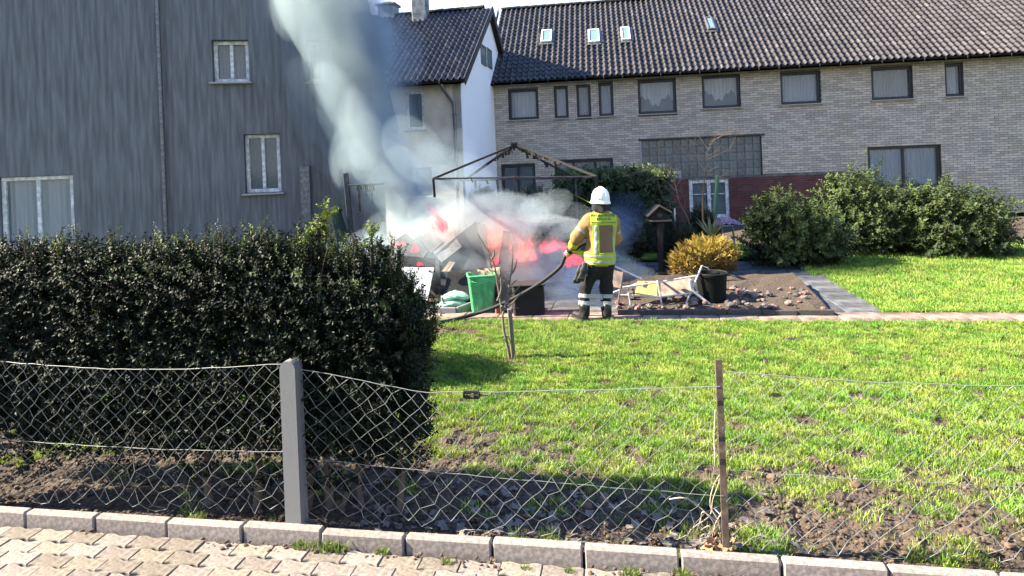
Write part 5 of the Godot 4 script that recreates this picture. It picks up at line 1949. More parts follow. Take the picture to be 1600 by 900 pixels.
# ---------------------------------------------------------------- the rockery on the right
func build_rockery() -> void:
	var bed := setting("rockery_bed")
	var front := gnd(965, 494)
	var q := to_garden(front)
	var sg := Geo.new()
	for i in 14:
		for j in 8:
			var pts := PackedVector3Array()
			for k in [[0, 0], [1, 0], [1, 1], [0, 1]]:
				var x: float = q.x + (i + k[0]) * 0.2
				var z: float = q.z - 0.04 - (j + k[1]) * 0.26
				pts.push_back(garden * Vector3(x, 0.045 + 0.05 * lumps.get_noise_2d(x * 2, z * 2) + 0.02 * (j + k[1]) * (1.0 if j < 7 else 0.9), z))
			sg.quad(pts[0], pts[1], pts[2], pts[3])
	put("bed_soil", sg, M.soil, bed)
	for i in 5:
		var g := Geo.new()
		var t := rng.randf_range(0.8, 1.1)
		g.tint = Color(0.085 * t, 0.08 * t, 0.075 * t)
		g.box(Vector3.ZERO, Vector3(0.99 if i == 0 else 0.44, 0.15, 0.055), 0.008)
		var o := put("edging_stone", g, M.kerb, bed)
		o.transform = garden * Transform3D(Basis(Vector3.UP, rng.randf_range(-0.02, 0.02)), Vector3(q.x + (0.5 if i == 0 else 1.22 + (i - 1) * 0.45), 0.012 + rng.randf_range(-0.006, 0.006), q.z - 0.02))
	var kinds: Array[ArrayMesh] = []
	var tints := [Color(0.24, 0.165, 0.145), Color(0.19, 0.17, 0.16), Color(0.30, 0.235, 0.20), Color(0.11, 0.095, 0.09), Color(0.26, 0.145, 0.12)]
	for k in 10:
		var cm := clod_mesh(200 + k)
		var g := Geo.new()
		g.tint = tints[k % 5]
		var a: PackedVector3Array = cm.surface_get_arrays(0)[Mesh.ARRAY_VERTEX]
		for i in range(0, a.size(), 3):
			g.tri(a[i], a[i + 2], a[i + 1])
		kinds.append(g.mesh())
	for i in 120:
		var x := q.x + rng.randf() * 2.7
		var z := q.z - 0.09 - 1.15 * pow(rng.randf(), 1.3)
		var s := rng.randf_range(0.035, 0.095)
		if i < 7:
			s = rng.randf_range(0.11, 0.15)
			z = q.z - rng.randf_range(0.25, 0.9)
		var o := put_mesh("stone", kinds[rng.randi() % 10], M.stone, bed)
		o.transform = garden * Transform3D(Basis.from_euler(Vector3(rng.randf() * TAU, rng.randf() * TAU, 0)).scaled(Vector3(s * rng.randf_range(0.8, 1.4), s * 0.75, s)), Vector3(x, 0.06 + s * 0.2 + 0.06 * (q.z - z), z))
	# collapsed white frame
	var fr := thing("white_metal_frame", "collapsed white metal frame of a garden seat with beige and yellow boards", "metal frame")
	var D := 9.12
	for p in [[[973, 449, 0], [1030, 441, 0], [1087, 431, 0]], [[958, 457, 0.1], [996, 443, 0.05]], [[960, 416, 0.2], [1003, 436, 0.25]], [[969, 461, 0.0], [1032, 464, 0.0], [1091, 457, 0.0]], [[982, 458, 0], [985, 476, -0.02]], [[1091, 431, 0.2], [1094, 472, 0.15]]]:
		var pts := PackedVector3Array()
		for k in p:
			pts.push_back(at(k[0], k[1], D + k[2]))
		var g := Geo.new()
		g.tube(pts, PackedFloat32Array([0.013]), 7)
		put("tube", g, M.white_metal, fr)
	for p in [[1027, 438, 1035, 482, 0.034], [1097, 415, 1068, 483, 0.026], [974, 424, 965, 478, 0.026]]:
		var g := Geo.new()
		g.bar(at(p[0], p[1], D - 0.02), at(p[2], p[3], D - 0.04), p[4], 0.02, 0.004)
		put("leg", g, M.white_metal if p[0] > 1000 else M.zinc, fr)
	var lg := Geo.new()
	lg.tube(smooth_path(px_points([[1078, 437, D - 0.03], [1081, 452, D - 0.03], [1098, 467, D - 0.06], [1123, 486, D - 0.12]]), 5), PackedFloat32Array([0.022]), 7)
	put("leg", lg, M.white_metal, fr)
	var kn := Geo.new()
	kn.tube(smooth_path(px_points([[1097, 415, D], [1101, 417, D], [1106, 419, D], [1108, 422, D]]), 4), PackedFloat32Array([0.008]), 6)
	put("bent_rod", kn, M.white_metal, fr)
	for p in [[[[996, 439], [1026, 439], [1027, 464], [991, 462]], "yellow_board"], [[[1032, 441], [1079, 434], [1078, 460], [1034, 463]], "beige_board"], [[[956, 421], [975, 426], [971, 450], [954, 448]], "beige_board"], [[[1084, 433], [1092, 432], [1095, 471], [1086, 473]], "ash_panel"]]:
		var pts := PackedVector3Array()
		for k in p[0]:
			pts.push_back(at(k[0], k[1], D + 0.03 + (0.24 if k == p[0][0] or k == p[0][1] else 0.0)))
		put("board", sheet_of(pts, 0.015), M[p[1]], fr)
	# nested black tubs
	var tub := thing("black_planter_tub", "large black plastic planter tub at the foot of the golden conifer", "planter", gnd(1113, 469, 0.08))
	var g := Geo.new()
	g.lathe(PackedVector2Array([Vector2(0.0, 0.0), Vector2(0.185, 0.0), Vector2(0.215, 0.36), Vector2(0.228, 0.362), Vector2(0.228, 0.395), Vector2(0.212, 0.395), Vector2(0.178, 0.04), Vector2(0, 0.04)]), 36)
	put("body", g, M.black_plastic, tub)
	var rg := Geo.new()
	var rp := PackedVector3Array()
	for i in 41:
		var a := TAU * i / 40.0
		rp.push_back(Vector3(cos(a) * 0.22, 0.398, sin(a) * 0.22))
	rg.tube(rp, PackedFloat32Array([0.009]), 6)
	put("rim", rg, M.rubber, tub)
	var tub2 := thing("inner_planter_pot", "smaller black plastic pot nested inside the large planter tub", "planter", tub.position + Vector3(-0.045, 0.05, 0.0))
	var g2 := Geo.new()
	g2.lathe(PackedVector2Array([Vector2(0.0, 0.0), Vector2(0.11, 0.0), Vector2(0.155, 0.335), Vector2(0.162, 0.335), Vector2(0.162, 0.36), Vector2(0.15, 0.36), Vector2(0.105, 0.05), Vector2(0, 0.05)]), 30)
	put("body", g2, M.black_plastic, tub2)
	# bird house
	var bh := thing("bird_house", "dark wooden bird house with pitched roof on a thick post", "bird house")
	var hd := 11.5
	var f0 := gnd(1034, 436)
	var pg := Geo.new()
	pg.bar(Vector3(f0.x, -0.05, f0.z), at(1031, 346, hd), 0.10, 0.10, 0.01)
	put("post", pg, M.dark_wood, bh)
	var ft := Geo.new()
	ft.box(f0 + Vector3(0, 0.05, 0), Vector3(0.20, 0.16, 0.18), 0.02)
	put("post_foot", ft, M.dark_wood, bh)
	var c := at(1029, 344, hd)
	var fl := Geo.new()
	fl.box(c, Vector3(0.40, 0.025, 0.34), 0.005)
	put("floor", fl, M.grey_wood, bh)
	var bd := Geo.new()
	bd.prism(PackedVector2Array([Vector2(-0.15, 0.0), Vector2(0.15, 0), Vector2(0.15, 0.09), Vector2(0, 0.22), Vector2(-0.15, 0.09)]), 0.24, Transform3D(Basis(), c + Vector3(0, 0.014, 0.12)))
	put("body", bd, M.dark_wood, bh)
	var ap := c + Vector3(-0.02, 0.275, 0)
	for s in [-1.0, 1.0]:
		var rf := Geo.new()
		rf.bar(ap, ap + Vector3(s * 0.22, -0.19 if s < 0 else -0.13, 0), 0.36, 0.022, 0.004, Vector3(s, 0.9, 0).normalized().cross(Vector3.BACK))
		var sdir := Vector3(s * 0.22, -0.19 if s < 0 else -0.13, 0)
		rf = Geo.new()
		var y := sdir.normalized()
		rf.box(ap + sdir * 0.5, Vector3(0.022, sdir.length(), 0.38), 0.004, Basis(y.cross(Vector3.BACK), y, Vector3.BACK))
		put("roof_board", rf, M.dark_wood, bh)
		var tr := Geo.new()
		tr.box(ap + sdir * 0.5 + Vector3(0, 0, 0.197), Vector3(0.03, sdir.length(), 0.012), 0.003, Basis(y.cross(Vector3.BACK), y, Vector3.BACK))
		put("verge_strip", tr, M.grey_wood, bh)
	var ho := Geo.new()
	ho.lathe(PackedVector2Array([Vector2(0.045, 0), Vector2(0.045, 0.006), Vector2(0, 0.006)]), 14, Transform3D(Basis(Vector3.RIGHT, PI / 2), c + Vector3(0, 0.10, 0.121)))
	put("entrance_hole", ho, M.black_frame, bh)
	# slim white post, green pole, covered table
	var wp := Geo.new()
	var w0 := at(1054, 356, 12.2)
	wp.bar(Vector3(w0.x, -0.05, w0.z), at(1054, 325, 12.2), 0.03, 0.03, 0.004)
	tag(put("white_post", wp, M.white_frame), "slim white post before the red brick wall", "post")
	var gp := thing("green_pole", "green painted pole standing before the white terrace door", "pole")
	var g0 := at(1116, 350, 12.4)
	var gg := Geo.new()
	gg.tube(pv([Vector3(g0.x - 0.03, -0.05, g0.z), g0, at(1121, 278, 12.4)]), PackedFloat32Array([0.042, 0.042, 0.036]), 10)
	put("pole", gg, M.green_paint, gp)
	var gc := Geo.new()
	gc.lathe(PackedVector2Array([Vector2(0.044, 0), Vector2(0.044, 0.03), Vector2(0.02, 0.05), Vector2(0, 0.055)]), 12, Transform3D(Basis(), at(1121, 278, 12.4)))
	put("cap", gc, M.green_paint, gp)
	var tb := thing("garden_table", "small grey garden table under the purple cloth", "table")
	var t0 := at(1131, 350, 11.95)
	var tg := Geo.new()
	tg.lathe(PackedVector2Array([Vector2(0.0, -0.03), Vector2(0.26, -0.03), Vector2(0.27, -0.015), Vector2(0.26, 0.0), Vector2(0, 0)]), 26, Transform3D(Basis(), t0))
	put("table_top", tg, M.zinc, tb)
	for i in 3:
		var a := TAU * i / 3.0
		var l := Geo.new()
		l.tube(pv([t0 + Vector3(cos(a) * 0.16, -0.03, sin(a) * 0.16), Vector3(t0.x + cos(a) * 0.22, -0.04, t0.z + sin(a) * 0.22)]), PackedFloat32Array([0.018]), 7)
		put("leg", l, M.zinc, tb)
	var pc := Geo.new()
	var n := 18
	for i in n:
		for j in n:
			var pts := PackedVector3Array()
			for k in [[0, 0], [0, 1], [1, 1], [1, 0]]:
				var x: float = ((i + k[0]) / float(n) - 0.5) * 0.56
				var z: float = ((j + k[1]) / float(n) - 0.5) * 0.5
				var r := Vector2(x / 0.27, z / 0.25).length()
				pts.push_back(t0 + Vector3(x, 0.03 + 0.09 * maxf(0.0, 1.0 - r * r) + 0.04 * lumps.get_noise_2d(x * 9, z * 9) - 0.10 * maxf(0.0, r - 0.95), z))
			pc.quad(pts[0], pts[1], pts[2], pts[3])
	tag(put("purple_cloth", pc, M.purple_cloth), "crumpled purple cloth heaped on the small garden table", "cloth")
	# grass strip beyond the patio
	var lw := setting("back_lawn")
	var lg2 := Geo.new()
	var b0 := to_garden(gnd(968, 407))
	for i in 1:
		lg2.quad(garden * Vector3(b0.x - 3.4, -0.006, b0.z), garden * Vector3(b0.x + 6, -0.006, b0.z), garden * Vector3(b0.x + 6, -0.006, b0.z - 6.5), garden * Vector3(b0.x - 3.4, -0.006, b0.z - 6.5))
	put("soil_surface", lg2, M.soil, lw)
	var gx: Array[Transform3D] = []
	var gcs := PackedColorArray()
	for i in 26000:
		var x := b0.x + rng.randf_range(-1.5, 2.8)
		var z := b0.z - 2.4 * rng.randf()
		var s := rng.randf_range(0.9, 1.5)
		gx.append(garden * Transform3D(Basis(Vector3.UP, rng.randf() * TAU).scaled(Vector3(s, s, s)), Vector3(x, -0.005, z)))
		gcs.push_back(grass_tint(x, z, 0.1))
	scatter("grass", tuft_mesh(1, 11, 0.055, 0.030, 0.006), M.grass, gx, gcs, lw)


# ---------------------------------------------------------------- the firefighter
class Field:
	var a := PackedVector3Array()
	var b := PackedVector3Array()
	var ra := PackedFloat32Array()
	var rb := PackedFloat32Array()
	var sz := PackedFloat32Array()
	var k := 0.04
	var hem := -99.0
	var roof := 99.0
	var noise: FastNoiseLite = null
	var amp := 0.0

	func bone(p: Vector3, q: Vector3, r0: float, r1: float, flat := 1.0) -> void:
		a.push_back(p); b.push_back(q); ra.push_back(r0); rb.push_back(r1); sz.push_back(flat)

	func at(p: Vector3) -> float:
		var d := 9.0
		for i in a.size():
			var f := sz[i]
			var pa := p - a[i]
			var ba := b[i] - a[i]
			pa.z /= f
			ba.z /= f
			var l2 := ba.length_squared()
			var t := clampf(pa.dot(ba) / l2, 0.0, 1.0) if l2 > 1e-9 else 0.0
			var e := ((pa - ba * t).length() - lerpf(ra[i], rb[i], t)) * minf(1.0, f)
			var h := maxf(k - absf(d - e), 0.0) / k
			d = minf(d, e) - h * h * k * 0.25
		if noise and absf(d) < 0.08:
			d += amp * noise.get_noise_3d(p.x * 1.0, p.y * 0.7, p.z)
		return minf(9.0, maxf(d, maxf(hem - p.y, p.y - roof)))

	func mesh_into(g: Geo, lo: Vector3, hi: Vector3, c: float) -> void:
		var nx := int(ceil((hi.x - lo.x) / c)) + 1
		var ny := int(ceil((hi.y - lo.y) / c)) + 1
		var nz := int(ceil((hi.z - lo.z) / c)) + 1
		var val := PackedFloat32Array()
		val.resize(nx * ny * nz)
		var B := 6
		var rad := c * B * 0.87 + 0.03
		for bz in range(0, nz, B):
			for by in range(0, ny, B):
				for bx in range(0, nx, B):
					var m := lo + Vector3(bx + B * 0.5, by + B * 0.5, bz + B * 0.5) * c
					var dm := at(m)
					var far := absf(dm) > rad * 1.9
					for z in range(bz, mini(bz + B, nz)):
						for y in range(by, mini(by + B, ny)):
							for x in range(bx, mini(bx + B, nx)):
								val[(z * ny + y) * nx + x] = dm if far else at(lo + Vector3(x, y, z) * c)
		var idx := {}
		var vs := PackedVector3Array()
		var ns := PackedVector3Array()
		var e := [[0, 1], [0, 2], [0, 4], [1, 3], [1, 5], [2, 3], [2, 6], [3, 7], [4, 5], [4, 6], [5, 7], [6, 7]]
		var off := PackedInt32Array()
		for q in 8:
			off.push_back(((q >> 2) * ny + ((q >> 1) & 1)) * nx + (q & 1))
		for z in nz - 1:
			for y in ny - 1:
				for x in nx - 1:
					var base := (z * ny + y) * nx + x
					var s := 0
					for q in 8:
						if val[base + off[q]] < 0.0:
							s += 1
					if s == 0 or s == 8:
						continue
					var sum := Vector3.ZERO
					var n := 0
					for w in e:
						var v0 := val[base + off[w[0]]]
						var v1 := val[base + off[w[1]]]
						if (v0 < 0.0) != (v1 < 0.0):
							var t := v0 / (v0 - v1)
							var p0 := Vector3(w[0] & 1, (w[0] >> 1) & 1, w[0] >> 2)
							var p1 := Vector3(w[1] & 1, (w[1] >> 1) & 1, w[1] >> 2)
							sum += p0.lerp(p1, t)
							n += 1
					var gr := Vector3.ZERO
					for q in 8:
						var v := val[base + off[q]]
						gr += Vector3(v if q & 1 else -v, v if (q >> 1) & 1 else -v, v if q >> 2 else -v)
					idx[base] = vs.size()
					vs.push_back(lo + (Vector3(x, y, z) + sum / n) * c)
					ns.push_back(gr.normalized())
		for z in range(1, nz - 1):
			for y in range(1, ny - 1):
				for x in range(1, nx - 1):
					var base := (z * ny + y) * nx + x
					var v0 := val[base]
					for ax in 3:
						var step: int = [1, nx, nx * ny][ax]
						var v1 := val[base + step]
						if (v0 < 0.0) == (v1 < 0.0):
							continue
						var u: int = [nx, nx * ny, 1][ax]
						var w: int = [nx * ny, 1, nx][ax]
						var q := [base - u - w, base - w, base, base - u]
						if not (idx.has(q[0]) and idx.has(q[1]) and idx.has(q[2]) and idx.has(q[3])):
							continue
						var i0: int = idx[q[0]]
						var i1: int = idx[q[1]]
						var i2: int = idx[q[2]]
						var i3: int = idx[q[3]]
						if v0 < 0.0:
							g.tri_n(vs[i0], vs[i1], vs[i2], ns[i0], ns[i1], ns[i2])
							g.tri_n(vs[i0], vs[i2], vs[i3], ns[i0], ns[i2], ns[i3])
						else:
							g.tri_n(vs[i0], vs[i2], vs[i1], ns[i0], ns[i2], ns[i1])
							g.tri_n(vs[i0], vs[i3], vs[i2], ns[i0], ns[i3], ns[i2])

	func back_z(x: float, y: float, start := 0.42) -> float:
		var z := start
		for i in 40:
			var d := at(Vector3(x, y, z))
			if d < 0.0012:
				break
			z -= d * 0.8
		return z

	func out_from(o: Vector3, dir: Vector3) -> float:
		var t := 0.5
		for i in 40:
			var d := at(o + dir * t)
			if d < 0.001:
				break
			t -= d * 0.7
			if t < 0.01:
				break
		return t


func patch_on(f: Field, c: Array, nx: int, ny: int, off: float) -> Geo:
	# a cloth patch laid on the back of the field: corners bl, br, tr, tl in x, y
	var g := Geo.new()
	var grid: Array[PackedVector3Array] = []
	for j in ny + 1:
		var row := PackedVector3Array()
		for i in nx + 1:
			var u := float(i) / nx
			var v := float(j) / ny
			var p: Vector2 = (c[0] as Vector2).lerp(c[1], u).lerp((c[3] as Vector2).lerp(c[2], u), v)
			var edge := 0.0 if i > 0 and i < nx and j > 0 and j < ny else 0.003
			row.push_back(Vector3(p.x, p.y, f.back_z(p.x, p.y) + off - edge))
		grid.append(row)
	for j in ny:
		for i in nx:
			g.quad(grid[j][i], grid[j][i + 1], grid[j + 1][i + 1], grid[j + 1][i])
	return g

func ring_on(f: Field, a: Vector3, b: Vector3, off: float, n := 40, from := 0.0, to := TAU) -> Geo:
	var g := Geo.new()
	var ax := (b - a).normalized()
	var x := ax.cross(Vector3.FORWARD).normalized()
	var z := ax.cross(x)
	var rows: Array[PackedVector3Array] = []
	for q in [[a, -0.002], [a.lerp(b, 0.06), off], [a.lerp(b, 0.5), off], [a.lerp(b, 0.94), off], [b, -0.002]]:
		var row := PackedVector3Array()
		for i in n + 1:
			var t := lerpf(from, to, float(i) / n)
			var d := x * cos(t) + z * sin(t)
			row.push_back(q[0] + d * (f.out_from(q[0], d) + q[1]))
		rows.append(row)
	for j in rows.size() - 1:
		for i in n:
			g.quad(rows[j][i], rows[j][i + 1], rows[j + 1][i + 1], rows[j + 1][i])
	return g

func hand_into(f: Field, c: Vector3, D: Vector3, N: Vector3, wrist: Vector3, R: float) -> void:
	var Z := D.cross(N).normalized()
	var P := func(s: float, th: float, r: float) -> Vector3: return c + D * s + (N * cos(th) + Z * sin(th)) * r
	var lens := [0.92, 1.0, 0.96, 0.82]
	for i in 4:
		var s := 0.033 - i * 0.0215
		var pr: Vector3 = P.call(s, 0.35, R + 0.014)
		f.bone(wrist, pr, 0.024, 0.0135)
		var r := 0.0098 - 0.0006 * absf(i - 1.0)
		var prev := pr
		for k in [0.95, 1.6, 2.35]:
			var q: Vector3 = P.call(s + 0.002 * k * (1.5 - i), 0.35 + k * lens[i], R + 0.008)
			f.bone(prev, q, r + 0.0014, r)
			prev = q
			r -= 0.0008
	var t0: Vector3 = wrist.lerp(P.call(0.03, 0.0, R + 0.012), 0.5)
	var t1: Vector3 = P.call(0.052, -0.55, R + 0.012)
	var t2: Vector3 = P.call(0.055, -1.2, R + 0.009)
	f.bone(t0, t1, 0.016, 0.0125)
	f.bone(t1, t2, 0.0125, 0.010)

func build_firefighter() -> void:
	var base := gnd(934, 499.5)
	var man := thing("person", "firefighter in tan jacket, black trousers and white helmet, seen from behind, holding hose", "person", base)
	man.rotation.z = -ROLL
	# joints; x to the right of the picture, z towards the camera
	var neck := Vector3(0.045, 1.46, -0.02)
	var chest := Vector3(0.04, 1.22, 0.0)
	var pelvis := Vector3(0.025, 0.82, 0.0)
	var lsh := Vector3(-0.135, 1.345, -0.01)
	var lel := Vector3(-0.285, 1.115, -0.015)
	var lwr := Vector3(-0.355, 0.925, -0.14)
	var rsh := Vector3(0.215, 1.345, -0.02)
	var rel := Vector3(0.265, 1.09, -0.10)
	var rwr := Vector3(0.12, 1.04, -0.33)
	var lhip := Vector3(-0.065, 0.79, 0.0)
	var rhip := Vector3(0.115, 0.79, 0.0)
	var lkn := Vector3(-0.155, 0.43, -0.035)
	var rkn := Vector3(0.118, 0.43, -0.03)
	var lan := Vector3(-0.190, 0.085, 0.03)
	var ran := Vector3(0.115, 0.085, 0.03)
	var head := Vector3(0.04, 1.625, -0.035)
	var lh := Vector3(-0.385, 0.862, -0.19)
	var D := Vector3(0.80, 0.56, -0.20).normalized()
	var N := (Vector3(-0.5, 0.85, 0.15) - D * Vector3(-0.5, 0.85, 0.15).dot(D)).normalized()
	var rh := Vector3(0.03, 1.10, -0.40)
	# body: one continuous skin surface
	var f := Field.new()
	f.bone(pelvis, chest, 0.125, 0.15, 0.66)
	f.bone(chest, neck + Vector3(0, -0.08, 0), 0.15, 0.10, 0.7)
	f.bone(neck + Vector3(0, -0.06, 0), head + Vector3(0, -0.05, 0.01), 0.058, 0.055)
	f.bone(lsh, lel, 0.052, 0.042); f.bone(lel, lwr, 0.042, 0.027)
	f.bone(rsh, rel, 0.052, 0.042); f.bone(rel, rwr, 0.042, 0.027)
	f.bone(lhip, lkn, 0.085, 0.055); f.bone(lkn, lan, 0.055, 0.038)
	f.bone(rhip, rkn, 0.085, 0.055); f.bone(rkn, ran, 0.055, 0.038)
	f.bone(lan, lan + Vector3(-0.05, -0.045, -0.15), 0.036, 0.03)
	f.bone(ran, ran + Vector3(0.03, -0.045, -0.16), 0.036, 0.03)
	f.bone(lsh, rsh, 0.06, 0.06)
	f.bone(head + Vector3(0, 0.03, 0), head + Vector3(-0.01, -0.03, -0.01), 0.088, 0.075)
	f.bone(lwr, lh + N * 0.04, 0.027, 0.025); f.bone(rwr, rh + N * 0.04, 0.027, 0.025)
	var g := Geo.new()
	f.mesh_into(g, Vector3(-0.45, -0.0, -0.48), Vector3(0.36, 1.76, 0.2), 0.019)
	var hf := Field.new()
	hf.k = 0.012
	hand_into(hf, lh, D, N, lwr, 0.030)
	hf.mesh_into(g, lh - Vector3(0.09, 0.09, 0.1), lh + Vector3(0.11, 0.13, 0.12), 0.0042)
	var hr := Field.new()
	hr.k = 0.012
	hand_into(hr, rh, Vector3(-0.75, 0.5, -0.4).normalized(), Vector3(0.5, 0.8, 0.1).normalized(), rwr, 0.030)
	hr.mesh_into(g, rh - Vector3(0.1, 0.1, 0.1), rh + Vector3(0.15, 0.12, 0.13), 0.0055)
	var hd := Field.new()
	hd.k = 0.02
	hd.bone(head + Vector3(0, 0.03, 0), head + Vector3(-0.01, -0.04, -0.015), 0.088, 0.07)
	hd.bone(head + Vector3(-0.02, 0.005, -0.085), head + Vector3(-0.026, -0.025, -0.108), 0.01, 0.014)
	hd.bone(head + Vector3(-0.012, -0.055, -0.07), head + Vector3(-0.012, -0.085, -0.07), 0.03, 0.022)
	hd.bone(head + Vector3(-0.09, 0.0, 0.0), head + Vector3(-0.088, -0.03, 0.0), 0.012, 0.01)
	hd.bone(head + Vector3(0.088, 0.0, 0.0), head + Vector3(0.086, -0.03, 0.0), 0.012, 0.01)
	hd.mesh_into(g, head - Vector3(0.13, 0.14, 0.15), head + Vector3(0.13, 0.14, 0.13), 0.009)
	put("body", g, M.skin, man)
	# jacket
	var j := Field.new()
	j.k = 0.06
	j.noise = wrinkle
	j.amp = 0.015
	j.hem = 0.735
	j.bone(Vector3(0.035, 0.72, 0.0), Vector3(0.035, 0.92, 0.0), 0.190, 0.180, 0.68)
	j.bone(Vector3(0.035, 0.92, 0.0), Vector3(0.04, 1.24, 0.005), 0.180, 0.184, 0.70)
	j.bone(Vector3(-0.075, 1.315, 0.0), Vector3(0.16, 1.315, 0.0), 0.115, 0.115, 0.85)
	j.bone(Vector3(0.0, 1.36, -0.01), Vector3(0.085, 1.36, -0.01), 0.10, 0.10, 0.85)
	j.bone(neck + Vector3(-0.01, -0.05, 0), neck + Vector3(0, 0.02, 0), 0.085, 0.072)
	j.bone(lsh + Vector3(0.01, 0, 0), lel, 0.086, 0.076); j.bone(lel, lwr, 0.076, 0.055)
	j.bone(rsh, rel, 0.084, 0.076); j.bone(rel, rwr, 0.076, 0.055)
	var jg := Geo.new()
	j.mesh_into(jg, Vector3(-0.44, 0.70, -0.42), Vector3(0.40, 1.56, 0.26), 0.0125)
	var jacket := put("jacket", jg, M.jacket, man)
	put("back_panel", patch_on(j, [Vector2(-0.055, 0.93), Vector2(0.205, 0.93), Vector2(0.195, 1.30), Vector2(-0.045, 1.30)], 14, 20, 0.005), M.jacket_back, jacket)
	put("shoulder_panel", patch_on(j, [Vector2(-0.112, 1.292), Vector2(0.252, 1.296), Vector2(0.238, 1.452), Vector2(-0.118, 1.448)], 20, 10, 0.010), M.hi_vis, jacket)
	for q in [[[Vector2(-0.100, 0.90), Vector2(0.012, 0.90), Vector2(0.0, 1.295), Vector2(-0.098, 1.295)], "vertical_band", 0.009, "hi_vis"], [[Vector2(-0.068, 0.90), Vector2(-0.024, 0.90), Vector2(-0.030, 1.29), Vector2(-0.068, 1.29)], "silver_stripe", 0.013, "silver_tape"], [[Vector2(0.195, 0.90), Vector2(0.236, 0.90), Vector2(0.245, 1.295), Vector2(0.185, 1.295)], "vertical_band", 0.009, "hi_vis"], [[Vector2(0.212, 0.90), Vector2(0.226, 0.90), Vector2(0.228, 1.29), Vector2(0.210, 1.29)], "silver_stripe", 0.013, "silver_tape"]]:
		put(q[1], patch_on(j, q[0], 6, 24, q[2]), M[q[3]], jacket)
	put("waist_band", ring_on(j, Vector3(0.035, 0.752, 0), Vector3(0.035, 0.925, 0), 0.011, 64), M.hi_vis, jacket)
	for y in [0.785, 0.862]:
		put("silver_stripe", ring_on(j, Vector3(0.035, y, 0), Vector3(0.035, y + 0.03, 0), 0.015, 64), M.silver_tape, jacket)
	var arm := Field.new()
	arm.noise = wrinkle
	arm.amp = j.amp
	arm.k = 0.06
	arm.bone(lsh + Vector3(0.01, 0, 0), lel, 0.086, 0.076)
	arm.bone(lel, lwr, 0.076, 0.055)
	var arm2 := Field.new()
	arm2.noise = wrinkle
	arm2.amp = j.amp
	arm2.k = 0.06
	arm2.bone(rsh, rel, 0.084, 0.076)
	arm2.bone(rel, rwr, 0.076, 0.055)
	put("sleeve_band", ring_on(arm, lel.lerp(lwr, 0.42), lel.lerp(lwr, 0.66), 0.006, 28), M.hi_vis, jacket)
	put("sleeve_stripe", ring_on(arm, lsh.lerp(lel, 0.52), lsh.lerp(lel, 0.66), 0.006, 28), M.silver_tape, jacket)
	put("sleeve_band", ring_on(arm2, rsh.lerp(rel, 0.55), rsh.lerp(rel, 0.66), 0.006, 28), M.silver_tape, jacket)
	put("cuff", ring_on(arm, lel.lerp(lwr, 0.86), lel.lerp(lwr, 1.12), 0.005, 24), M.black_cloth, jacket)
	put("cuff", ring_on(arm2, rel.lerp(rwr, 0.86), rel.lerp(rwr, 1.1), 0.005, 24), M.black_cloth, jacket)
	# lettering on the yellow panel, bent to the back
	var font := SystemFont.new()
	font.font_names = PackedStringArray(["Droid Sans"])
	font.font_weight = 700
	for q in [["FEUERWEHR", 1.421, 0.043, 0.0, 0.325], ["ENZEN", 1.377, 0.043, 0.005, 0.19], ["Rettungsassistent", 1.328, 0.034, 0.0, 0.325]]:
		var tm := TextMesh.new()
		tm.text = q[0]
		tm.font = font
		tm.font_size = 32
		tm.pixel_size = 0.001
		tm.depth = 0.002
		tm.curve_step = 1.0
		var bb := tm.get_aabb()
		var ar := tm.get_mesh_arrays()
		var v: PackedVector3Array = ar[Mesh.ARRAY_VERTEX]
		var fx: float = q[4] / maxf(0.001, bb.size.x)
		var fy: float = q[2] * 0.72 / maxf(0.001, bb.size.y)
		for i in v.size():
			var p := v[i] - bb.get_center()
			var x: float = 0.063 + p.x * fx
			var y: float = q[1] + p.y * fy
			v[i] = Vector3(x, y, j.back_z(x, y) + 0.0125 + (0.0015 if p.z > 0 else 0.0))
		ar[Mesh.ARRAY_VERTEX] = v
		var am := ArrayMesh.new()
		am.add_surface_from_arrays(Mesh.PRIMITIVE_TRIANGLES, ar)
		put_mesh("lettering", am, M.lettering, jacket)
	# trousers
	var t := Field.new()
	t.k = 0.05
	t.noise = wrinkle
	t.amp = 0.022
	t.hem = 0.055
	t.bone(Vector3(-0.055, 0.75, 0), Vector3(0.115, 0.75, 0), 0.105, 0.105, 0.95)
	t.bone(Vector3(-0.05, 0.72, 0), lkn, 0.112, 0.080, 0.95); t.bone(lkn, lan + Vector3(0, -0.03, 0), 0.080, 0.070)
	t.bone(Vector3(0.11, 0.72, 0), rkn, 0.110, 0.080, 0.95); t.bone(rkn, ran + Vector3(0, -0.03, 0), 0.080, 0.070)
	var tg := Geo.new()
	t.mesh_into(tg, Vector3(-0.32, 0.03, -0.2), Vector3(0.30, 0.86, 0.2), 0.0135)
	var tr := put("trousers", tg, M.trousers, man)
	for q in [[lkn, lan], [rkn, ran]]:
		var a: Vector3 = q[0]
		var b: Vector3 = q[1]
		for y in [0.292, 0.20]:
			var s0: float = (a.y - y) / (a.y - b.y)
			var s1: float = (a.y - y + 0.052) / (a.y - b.y)
			put("reflective_band", ring_on(t, a.lerp(b, s0), a.lerp(b, s0 - (s1 - s0)), 0.006, 32), M.silver_tape, tr)
	# boots
	for q in [[lan, Vector3(-0.10, 0, -0.17)], [ran, Vector3(0.02, 0, -0.20)]]:
		var bf := Field.new()
		bf.k = 0.03
		bf.hem = 0.012
		var a: Vector3 = q[0]
		bf.bone(a + Vector3(0, 0.10, 0), Vector3(a.x, 0.05, a.z), 0.062, 0.058)
		bf.bone(Vector3(a.x, 0.045, a.z + 0.02), Vector3(a.x, 0.045, a.z) + q[1], 0.05, 0.045)
		var bg := Geo.new()
		bf.mesh_into(bg, Vector3(a.x - 0.2, -0.02, a.z - 0.3), Vector3(a.x + 0.2, 0.3, a.z + 0.14), 0.011)
